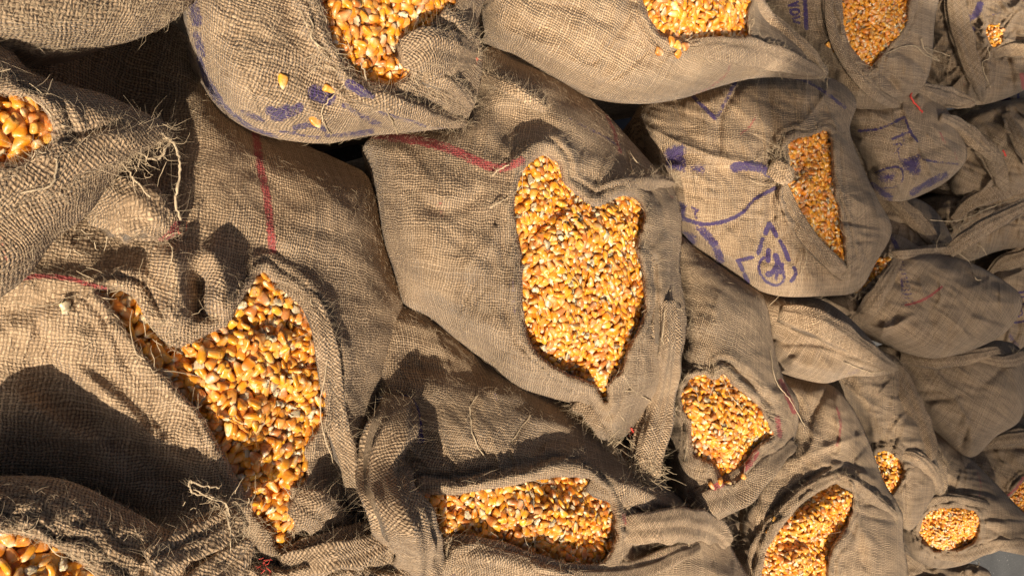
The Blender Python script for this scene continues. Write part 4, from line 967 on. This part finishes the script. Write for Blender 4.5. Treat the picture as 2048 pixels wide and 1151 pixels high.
sack('blue_lined', 'sliver of a pale blanket, modelled as a sack, with dark blue printed lines at the right edge',  # blue and white blanket, shaped with the sack builder
     [(1995, 195), (2030, 185), (2100, 180), (2160, 190), (2160, 260), (2060, 235), (2020, 222)], z0=0.0, B=50, R=20, ang=0.1, step=3, wr=(1, 50), tone=0.6, warm=0.1, fuzz=0.2,
     marks=[('p', [(2005, 195), (2022, 205), (2048, 222)], 12, 0.9), ('p', [(2036, 180), (2038, 225)], 5, 0.9)])

sack('upper_right_grey', 'grey crumpled sack at the right edge below the blue lined sliver',
     [(1895, 340), (1915, 250), (1990, 205), (2160, 205), (2160, 370), (2060, 395), (1965, 405), (1912, 395)], z0=0.01, B=70, R=28, ang=0.5, step=3, wr=(3, 50), tone=0.46, warm=0.34, fuzz=0.4,
     ridges=[([(1960, 250), (2000, 320), (2020, 390)], -7, 8), ([(2000, 240), (2060, 300), (2100, 380)], 8, 14)],
     corners=[dict(pts=[(1925, 255, 2, 8), (1965, 290, 8, 16), (1995, 340, 8, 16), (2010, 385, 4, 8)], flat=0.5, lobes=4), dict(pts=[(2010, 225, 2, 8), (2040, 280, 7, 14), (2070, 330, 6, 14)], flat=0.5, lobes=3)],
     frays=[dict(at=(1985, 300), n=24, L=26, h=8, curl=1.1)])


sack('far_slung', 'drooping sack behind the frayed rope of the round bellied sack',
     [(1865, 425), (1925, 365), (2060, 325), (2160, 350), (2160, 500), (2010, 500), (1920, 520)], z0=0.0, B=70, R=28, ang=0.3, step=3, wr=(3, 45), tone=0.42, warm=0.46, fuzz=0.4,
     ridges=[([(1890, 400), (1960, 380), (2048, 370)], 7, 12), ([(1940, 430), (2000, 420), (2060, 410)], 6, 8)],
     corners=[dict(pts=[(1905, 440, 2, 8), (1940, 405, 8, 14), (1990, 385, 8, 16), (2070, 360, 6, 14)], flat=0.5, lobes=4)],
     frays=[dict(at=(1950, 430), n=40, L=40, h=10, curl=1.1, spread=22)])


sack('between_prints', 'brown sack shoulder between the emblem sack and the round bellied sack',
     [(1725, 330), (1800, 380), (1870, 420), (1910, 500), (1885, 560), (1790, 540), (1740, 500)], z0=-0.02, B=70, R=28, ang=0.2, step=3, wr=(2, 50), tone=0.45, warm=0.50, fuzz=0.4,
     corners=[dict(pts=[(1750, 350, 2, 8), (1790, 400, 7, 14), (1840, 450, 7, 16), (1880, 500, 4, 10)], flat=0.4, lobes=3)])


sack('stamp_edge', 'sack at the right edge with a purple square stamp beside a purple line',
     [(1960, 600), (1985, 525), (2060, 470), (2160, 480), (2160, 740), (2060, 712), (2000, 712), (1955, 680)], z0=0.0, B=70, R=28, ang=0.2, step=2.5, wr=(2, 50), tone=0.50, warm=0.29, fuzz=0.4,
     marks=[('p', [(2060, 580), (2022, 590), (2018, 600), (2026, 640), (2036, 644), (2060, 640)], 4, 0.85), ('p', [(2060, 592), (2030, 598), (2034, 630), (2044, 628), (2042, 610), (2060, 606)], 3.5, 0.8), ('r', [(2010, 605), (2048, 598)], 5, 0.5),
            ('p', [(2000, 620), (2010, 650), (2025, 680), (2036, 690)], 8, 0.6)],
     ridges=[([(1980, 600), (2010, 560), (2060, 540)], 6, 10)],
     corners=[dict(pts=[(1975, 560, 2, 8), (2000, 530, 7, 14), (2050, 510, 8, 16), (2090, 490, 4, 10)], flat=0.5, lobes=3)])


sack('low_far_right', 'far sack at the lower right with a round patch of shaded corn',
     [(1815, 870), (1850, 850), (1890, 872), (1945, 920), (2005, 980), (2065, 1050), (2065, 1108), (1985, 1100), (1930, 1128), (1870, 1135), (1825, 1110), (1800, 1050), (1800, 960)],
     z0=0.0, B=75, R=26, ang=0.15, step=2.5,
     mouth=[(1838, 1050), (1860, 1020), (1920, 1014), (1955, 1030), (1951, 1080), (1900, 1103), (1862, 1096), (1842, 1075)],
     hem=(11, 5), drop=6, wr=(2, 50), tone=0.45, warm=0.44, fuzz=0.5,
     ridges=[([(1838, 1030), (1870, 990), (1960, 990), (2040, 1040)], 8, 8), ([(1950, 1050), (2000, 1060), (2060, 1062)], -9, 8), ([(1870, 985), (1950, 980), (2000, 995)], -6, 4)],
     marks=[('r', [(1956, 945), (1962, 970), (1958, 995)], 4, 0.6), ('p', [(1856, 888), (1890, 880)], 4, 0.4), ('r', [(1860, 915), (1866, 922)], 5, 0.4)],
     corners=[dict(pts=[(1850, 870, 2, 8), (1868, 920, 7, 16), (1880, 960, 7, 14), (1878, 995, 4, 6)], flat=0.5, lobes=4), dict(pts=[(1870, 1108, 2, 6), (1930, 1108, 5, 12), (1990, 1088, 5, 12), (2060, 1085, 3, 8)], flat=0.5, lobes=2), dict(pts=[(1835, 1060, 2, 5), (1850, 1010, 5, 8), (1900, 996, 5, 9), (1980, 1010, 4, 8)], flat=0.6, lobes=2)],
     frays=[dict(at=(1862, 940), n=40, L=30, h=8, curl=1.2, spread=20)])


sack('far_right_slit', 'farthest corn mouth, half cut off by the right edge beside a red stripe',
     [(1880, 935), (1940, 850), (2060, 790), (2160, 940), (2160, 1080), (2060, 1065), (2005, 1015), (1950, 975)], z0=-0.01, B=75, R=26, ang=0.3, step=2.5,
     mouth=[(2006, 1008), (2026, 985), (2045, 962), (2075, 950), (2080, 1022), (2040, 1022)], hem=(9, 4), drop=5, wr=(2, 50), tone=0.43, warm=0.48, fuzz=0.4,
     marks=[('r', [(2004, 998), (2030, 978), (2046, 955)], 5, 0.8), ('p', [(1990, 930), (1985, 960)], 6, 0.4)], ridges=[([(1985, 890), (2040, 880), (2100, 885)], 8, 6), ([(1960, 900), (2000, 895), (2060, 895)], -8, 6)],
     corners=[dict(pts=[(1940, 900, 2, 6), (1985, 882, 7, 12), (2040, 872, 7, 14), (2080, 868, 4, 8)], flat=0.5, lobes=3)])


sack('corner_dark', 'dark slack sack folds beside the patch of grey floor',
     [(1780, 1060), (1830, 1085), (1900, 1120), (1960, 1130), (1985, 1160), (1975, 1260), (1770, 1260)], z0=-0.06, B=60, R=24, ang=0.4, step=3, wr=(4, 45), tone=0.40, warm=0.3, fuzz=0.6,
     ridges=[([(1800, 1100), (1850, 1120), (1900, 1160)], 8, 9)],
     threads=[dict(pts=[(1920, 1145, 6), (1940, 1130, 8), (1955, 1132, 8), (1958, 1122, 8)], r=0.0010)])

sack('wedge_gap', 'narrow dark sack wedged left of the diagonal oval of corn',
     [(1380, 1010), (1470, 1000), (1510, 1040), (1500, 1120), (1490, 1260), (1380, 1260)], z0=-0.05, B=60, R=24, ang=0.4, step=3, wr=(3, 45), tone=0.44, warm=0.4, fuzz=0.8,
     marks=[('r', [(1470, 1115), (1485, 1125)], 10, 0.6)])

# ================================================================== corn
def kernel_variant(seed):
    r = np.random.default_rng(1000 + seed)
    nu, nv = 12, 9
    Lh = 0.0053 * r.uniform(0.86, 1.12); Wh = 0.0043 * r.uniform(0.82, 1.15); Th = 0.0021 * r.uniform(0.85, 1.35)
    if seed % 9 == 0: Wh *= 0.72; Th *= 1.3
    chip = seed % 14 == 3
    if chip: Lh *= 0.75; Wh *= 0.7; Th *= 0.7                  # broken pieces
    V, Cc = [], []
    taper = r.uniform(0.24, 0.46); bend = r.normal(0, 0.10); lop = r.normal(0, 0.12)
    base = np.array([(0.80, 0.300, 0.010), (0.82, 0.34, 0.012), (0.76, 0.24, 0.010), (0.84, 0.39, 0.016), (0.78, 0.27, 0.010), (0.80, 0.31, 0.010), (0.56, 0.18, 0.030)][r.integers(0, 7)])
    cream = np.array([(0.92, 0.70, 0.38), (0.94, 0.80, 0.56), (0.90, 0.62, 0.32), (0.84, 0.46, 0.20)][r.integers(0, 4)])
    patch = r.uniform(0.10, 1.0); dark = r.random() < 0.10
    for i in range(nv + 1):
        ph = PI * i / nv; x = -math.cos(ph)                    # -1 tip .. 1 crown
        wsec = math.sin(ph) ** (0.52 if x > 0 else 0.8)
        wt = taper + (1 - taper) * ((x + 1) / 2) ** 0.75
        for j in range(nu):
            th = 2 * PI * j / nu; c, s = math.cos(th), math.sin(th)
            sy = math.copysign(abs(c) ** 0.8, c); sz = math.copysign(abs(s) ** 0.85, s)
            y = Wh * wt * wsec * sy * (1 + lop * x * sy); z = Th * (0.62 + 0.38 * wt) * wsec * sz
            xx = Lh * x * (1 - 0.10 * abs(sz))
            if x > 0.6: xx -= Lh * 0.10 * math.exp(-(y / (Wh * 0.5)) ** 2)    # dented crown
            if s > 0: z -= Th * 0.22 * math.exp(-((x + 0.1) / 0.45) ** 2 - (sy / 0.5) ** 2)   # germ groove
            z += Th * bend * (x * x) * 2
            V.append((xx, y, z))
            f = np.clip((-x - 0.30) / 0.48, 0, 1)
            g = patch * math.exp(-((x + 0.05) / 0.55) ** 2 - (sy / 0.62) ** 2) * (1.0 if s > 0 else 0.25)
            col = base * (1 - max(f, g)) + cream * max(f, g)
            if x > 0.72: col = col * 0.65 + np.array((0.90, 0.62, 0.22)) * 0.35
            if chip: col = np.array((0.86, 0.70, 0.46)) * (0.75 + 0.25 * math.cos(th * 2 + seed))
            if dark and x < -0.85: col = col * 0.25
            Cc.append(tuple(col * r.uniform(0.93, 1.06)) + (1.0,))
    V = np.array(V); Cc = np.array(Cc); Cc[:, :3] *= (0.94, 0.90, 0.84)
    V += r.normal(0, 0.00042 if chip else 0.00010, V.shape)
    i = np.arange(nv)[:, None] * nu; j = np.arange(nu)[None]
    Fq = np.stack([i + j, i + nu + j, i + nu + (j + 1) % nu, i + (j + 1) % nu], -1).reshape(-1, 4)
    return V, Fq, Cc

NVAR = 40
VAR = [kernel_variant(i) for i in range(NVAR)]
def corn_mesh(name, V, Fq, Cc):
    me = build_mesh(name, V, [Fq], [M_CORN])
    a = me.color_attributes.new('kcol', 'FLOAT_COLOR', 'POINT'); a.data.foreach_set('color', np.asarray(Cc, np.float32).ravel())
    return me
VM = [corn_mesh('corn_kernel', *v) for v in VAR]

def rotm(n, az, tilt, tax, roll):
    n = n / np.linalg.norm(n); a = np.cross(n, [0.3, 0.9, 0.1]); a /= np.linalg.norm(a); b = np.cross(n, a)
    e1 = a * math.cos(az) + b * math.sin(az); e2 = np.cross(n, e1)
    B = np.stack([e1, e2, n], 1)
    ct, st = math.cos(tilt), math.sin(tilt)
    ax = math.cos(tax), math.sin(tax)
    K = np.array([[0, 0, ax[1]], [0, 0, -ax[0]], [-ax[1], ax[0], 0]])
    Rm = np.eye(3) + st * K + (1 - ct) * K @ K
    cr_, sr = math.cos(roll), math.sin(roll)
    return B @ Rm @ np.array([[1, 0, 0], [0, cr_, -sr], [0, sr, cr_]])

tops, unders, beds = [], [], []
rk = np.random.default_rng(77)
for M_ in MOUTHS:
    F, poly, xs, ys, G, k = M_['F'], M_['poly'], M_['xs'], M_['ys'], M_['G'], M_['k']
    bx0, by0 = poly.min(0); bx1, by1 = poly.max(0)
    bx0, by0, bx1, by1 = max(bx0, -90), max(by0, -100), min(bx1, 2100), min(by1, 1245)
    def gsamp(px, py):
        fx = np.clip((px - xs[0]) / M_['step'], 0, len(xs) - 1.001); fy = np.clip((py - ys[0]) / M_['step'], 0, len(ys) - 1.001)
        i, j = fy.astype(int), fx.astype(int); a, b = fy - i, fx - j
        return (G[i, j] * (1 - a) + G[i + 1, j] * a) * (1 - b) + (G[i, j + 1] * (1 - a) + G[i + 1, j + 1] * a) * b
    for layer, (sp, dz, jit, tl) in enumerate(((0.0054, 0.0006, 0.0010, 0.40), (0.0054, -0.0014, 0.0008, 0.6))):
        n = int((bx1 - bx0) * (by1 - by0) * k * k / sp ** 2 * 22) + 20
        px = rk.uniform(bx0, bx1, n); py = rk.uniform(by0, by1, n)
        m = pip(poly, px, py); dd = polydist(poly, px, py)[0]
        keep = m & (dd > (0.0016 / k if layer == 0 else 0))
        px, py, dd = px[keep], py[keep], dd[keep]
        g = gsamp(px, py) + dz
        W = F.P(px, py, g)
        cells = {}; acc = []
        for q in range(len(px)):
            c = (int(W[q, 0] // sp), int(W[q, 1] // sp), int(W[q, 2] // sp)); ok = True
            for a in (-1, 0, 1):
                for b in (-1, 0, 1):
                    for e in (-1, 0, 1):
                        for w_ in cells.get((c[0] + a, c[1] + b, c[2] + e), ()):
                            if ((W[q] - w_) ** 2).sum() < sp * sp: ok = False; break
                        if not ok: break
                    if not ok: break
                if not ok: break
            if ok: cells.setdefault(c, []).append(W[q]); acc.append(q)
        for q in acc:
            e1 = F.P(px[q] + 6, py[q], gsamp(px[q:q + 1] + 6, py[q:q + 1])[0]) - F.P(px[q] - 6, py[q], gsamp(px[q:q + 1] - 6, py[q:q + 1])[0])
            e2 = F.P(px[q], py[q] + 6, gsamp(px[q:q + 1], py[q:q + 1] + 6)[0]) - F.P(px[q], py[q] - 6, gsamp(px[q:q + 1], py[q:q + 1] - 6)[0])
            nn = np.cross(e1, e2); nn = nn if nn @ F.n > 0 else -nn
            R3 = rotm(nn, rk.uniform(0, 2 * PI), rk.normal(0, tl), rk.uniform(0, 2 * PI), (PI if rk.random() < 0.45 else 0) + (rk.normal(0, 0.35) if rk.random() < 0.8 else PI / 2))
            p_ = W[q] + nn / np.linalg.norm(nn) * rk.normal(0, jit)
            item = (M_['key'], p_, R3, rk.integers(0, NVAR), rk.uniform(0.84, 1.08), px[q], py[q], dd[q])
            (tops if layer == 0 else unders).append(item)
    # the packed mass of grain under the visible kernels
    ok = pip(poly, *np.meshgrid(xs, ys)); X, Y = np.meshgrid(xs, ys)
    cell = ok[:-1, :-1] & ok[1:, :-1] & ok[:-1, 1:] & ok[1:, 1:]
    idm = np.arange(ok.size).reshape(ok.shape); a, b = np.nonzero(cell)
    q4 = np.stack([idm[a, b], idm[a + 1, b], idm[a + 1, b + 1], idm[a, b + 1]], -1)
    if len(q4):
        u_, inv = np.unique(q4.ravel(), return_inverse=True)
        beds.append((F.P(X, Y, G - 0.0030).reshape(-1, 3)[u_], inv.reshape(-1, 4)))

SACK_WORDS = {'big_left': ('heart shaped mouth', 'kernels in the heart shaped mouth'),
              'left_edge': ('mouth cut by the left edge', 'kernels in the left edge sack'),
              'bottom_left': ('mouth in the bottom left corner', 'kernels in the bottom left sack'),
              'purple_print': ('mouth of the purple inked sack', 'kernels in the purple inked sack'),
              'low_centre': ('half shaded mouth', 'kernels in the bottom centre sack'),
              'centre': ('tall central mouth', 'kernels in the central sack')}
def place_kernel(p_, R3, vi, sc, label, group=None):
    o = bpy.data.objects.new('corn_kernel', VM[vi]); COL.objects.link(o)
    M4 = Matrix([list(R3[0] * sc) + [p_[0]], list(R3[1] * sc) + [p_[1]], list(R3[2] * sc) + [p_[2]], [0, 0, 0, 1]])
    o.matrix_world = M4
    setp(o, label, 'kernel', group)

# stray kernels lying on the cloth
STRAY = [('purple_print', 562, 165, 0.2, 4, 'single orange kernel lying alone on the sunlit sack with purple ink patches'),
         ('purple_print', 655, 175, 1.5, 9, 'narrow pale kernel standing on edge by the loose threads of the purple inked sack'),
         ('purple_print', 628, 243, 0.9, 5, 'lone yellow kernel low on the purple inked sack beside a purple smear'),
         ('top_centre', 1315, 106, 1.6, 10, 'stray kernel farthest left of those below the top edge corn mouth'),
         ('top_centre', 1339, 84, 0.4, 2, 'stray kernel touching the hem, upper left in the little spill below the top edge mouth'),
         ('top_centre', 1352, 90, 1.4, 6, 'stray kernel in the middle of the little spill below the top edge mouth'),
         ('top_centre', 1368, 94, 2.3, 7, 'stray kernel farthest right in the little spill below the top edge mouth'),
         ('top_centre', 1353, 108, 1.2, 12, 'lowest stray kernel of the little spill below the top edge mouth'),
         ('fuzzy_right', 1437, 962, 0.6, 19, 'stray kernel in the middle of the spill over the red striped lip'),
         ('fuzzy_right', 1422, 968, 1.2, 18, 'stray kernel farthest left in the spill over the red striped lip'),
         ('fuzzy_right', 1453, 966, 2.0, 20, 'stray kernel lowest in the spill over the red striped lip'),
         ('fuzzy_right', 1484, 952, 1.4, 21, 'stray kernel farthest right in the spill over the red striped lip'),
         ('top_right', 1655, 90, 1.3, 13, 'small stray kernel, left of the pair on the grey lettered sack'),
         ('top_right', 1667, 100, 1.4, 14, 'small stray kernel, right of the pair on the grey lettered sack'),
         ('bottom_right', 1549, 1038, 1.3, 15, 'upper stray kernel left of the diagonal oval of corn'),
         ('bottom_right', 1537, 1065, 1.0, 16, 'lower stray kernel left of the diagonal oval of corn'),
         ('big_left', 128, 614, 0.5, 31, 'pale broken kernel flake lying on the cloth left of the heart shaped mouth')]
for key, px, py, az, vi, lab in STRAY:
    S = SACKS[key]; F, k = S['F'], S['k']
    c = F.P(px, py, (S['top'](px, py)) * k); a = F.P(px + 6, py, S['top'](px + 6, py) * k) - c; b = F.P(px, py + 6, S['top'](px, py + 6) * k) - c
    nn = np.cross(a, b); nn = nn if nn @ F.n > 0 else -nn; nn /= np.linalg.norm(nn)
    if nn @ F.n < 0.8: nn = F.n
    place_kernel(c + nn * 0.0024, rotm(nn, az, 0.1, 0, 0), vi, 1.0, lab)

def dcam(it): return float((it[1] - CAM) @ Fw)
vis = [it for it in tops if -8 < it[5] < 2056 and -8 < it[6] < 1159 and it[7] > 4]
vis.sort(key=dcam)
chosen = vis[:283]; ids = {id(i) for i in chosen}
for it in chosen:
    mouth_words, grp = SACK_WORDS[it[0]]
    pl = [m for m in MOUTHS if m['key'] == it[0]][0]['poly']; lo, hi = np.maximum(pl.min(0), 0), np.minimum(pl.max(0), (2048, 1151))
    fx_, fy_ = (it[5] - lo[0]) / (hi[0] - lo[0]), (it[6] - lo[1]) / (hi[1] - lo[1])
    zone = ('top', 'upper middle', 'lower middle', 'bottom')[int(np.clip(fy_ * 4, 0, 3))] + (' left', '', ' right')[int(np.clip(fx_ * 3, 0, 2))]
    bc = VAR[it[3]][2][:, :3].mean(0); look = 'pale' if bc[2] > 0.22 else ('deep orange' if bc[1] < 0.40 else 'golden')
    lab = '%s kernel at the %s of the %s' % (look, zone, mouth_words)
    place_kernel(it[1], it[2], it[3], it[4], lab, grp)
rest = [it for it in tops + unders if id(it) not in ids]
Vs, Fs, Cs, off = [], [], [], 0
for it in rest:
    V, Fq, Cc = VAR[it[3]]
    Vs.append((V * it[4]) @ it[2].T + it[1]); Fs.append(Fq + off); Cs.append(Cc * [rk.uniform(0.85, 1.12)] * 1); off += len(V)
nb_ = sum(len(f) for f in Fs)
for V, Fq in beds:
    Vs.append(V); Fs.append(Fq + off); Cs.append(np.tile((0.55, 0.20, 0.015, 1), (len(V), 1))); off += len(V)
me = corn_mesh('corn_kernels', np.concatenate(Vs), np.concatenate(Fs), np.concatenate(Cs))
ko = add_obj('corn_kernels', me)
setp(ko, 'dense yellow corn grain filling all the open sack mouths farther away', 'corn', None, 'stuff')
print('kernels', len(tops), len(unders), 'rest', len(rest))

# ================================================================== unseen panel added out of the picture to shade the far sacks
def added_shade_panel():
    sd = np.array([SUN_AZ[0] * math.cos(SUN_EL), SUN_AZ[1] * math.cos(SUN_EL), math.sin(SUN_EL)])
    F0 = Frame(1024, 575, 0.0, 0.0)
    edge = [(1530, -200), (1500, 60), (1490, 190), (1560, 290), (1545, 420), (1600, 560), (1690, 640), (1760, 760), (1850, 900), (1960, 1010), (2120, 1160)]  # panel edge shaped to follow the border of the wanted shade
    near = [F0.P(a, b, 0.05) for a, b in edge]
    zt = 1.9
    T = [p + sd * ((zt - p[2]) / sd[2]) for p in near]
    far = [t + np.array([0, 3.2, 0]) for t in T]
    V = np.array(T + far); V = np.concatenate([V, V + np.array([0, 0, 0.004])]); n = len(T)
    q = [[i, i + 1, n + i + 1, n + i] for i in range(n - 1)] + [[2 * n + i, 3 * n + i, 3 * n + i + 1, 2 * n + i + 1] for i in range(n - 1)]
    q += [[i, 2 * n + i, 2 * n + i + 1, i + 1] for i in range(n - 1)]
    N = NT('shade_panel_see_through'); t = N.t
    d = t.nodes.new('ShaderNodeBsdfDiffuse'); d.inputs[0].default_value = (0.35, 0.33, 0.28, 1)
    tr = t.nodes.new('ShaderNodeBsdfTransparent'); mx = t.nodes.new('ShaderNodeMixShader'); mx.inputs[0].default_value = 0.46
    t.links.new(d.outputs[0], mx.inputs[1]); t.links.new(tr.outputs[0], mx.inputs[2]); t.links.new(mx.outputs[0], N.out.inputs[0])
    root = bpy.data.objects.new('added_shade_panel', None); COL.objects.link(root); root.location = (float(V[:, 0].mean()), float(V[:, 1].mean()), -0.62)
    setp(root, 'unseen panel on poles, added outside the picture to shade the far sacks', 'added_shade_panel')
    add_obj('shade_panel_sheet', build_mesh('shade_panel_sheet', V, [np.array(q)], [N.m], smooth=False), root)
    m = simple('shade_panel_pole_wood', (0.25, 0.17, 0.10))
    for p in (far[0], far[-1]):
        a, f = tube([[p[0], p[1], -0.62], [p[0], p[1], zt + 0.02]], [0.02, 0.02], 10)
        add_obj('shade_panel_pole', build_mesh('shade_panel_pole', a, [f], [m]), root)
added_shade_panel()
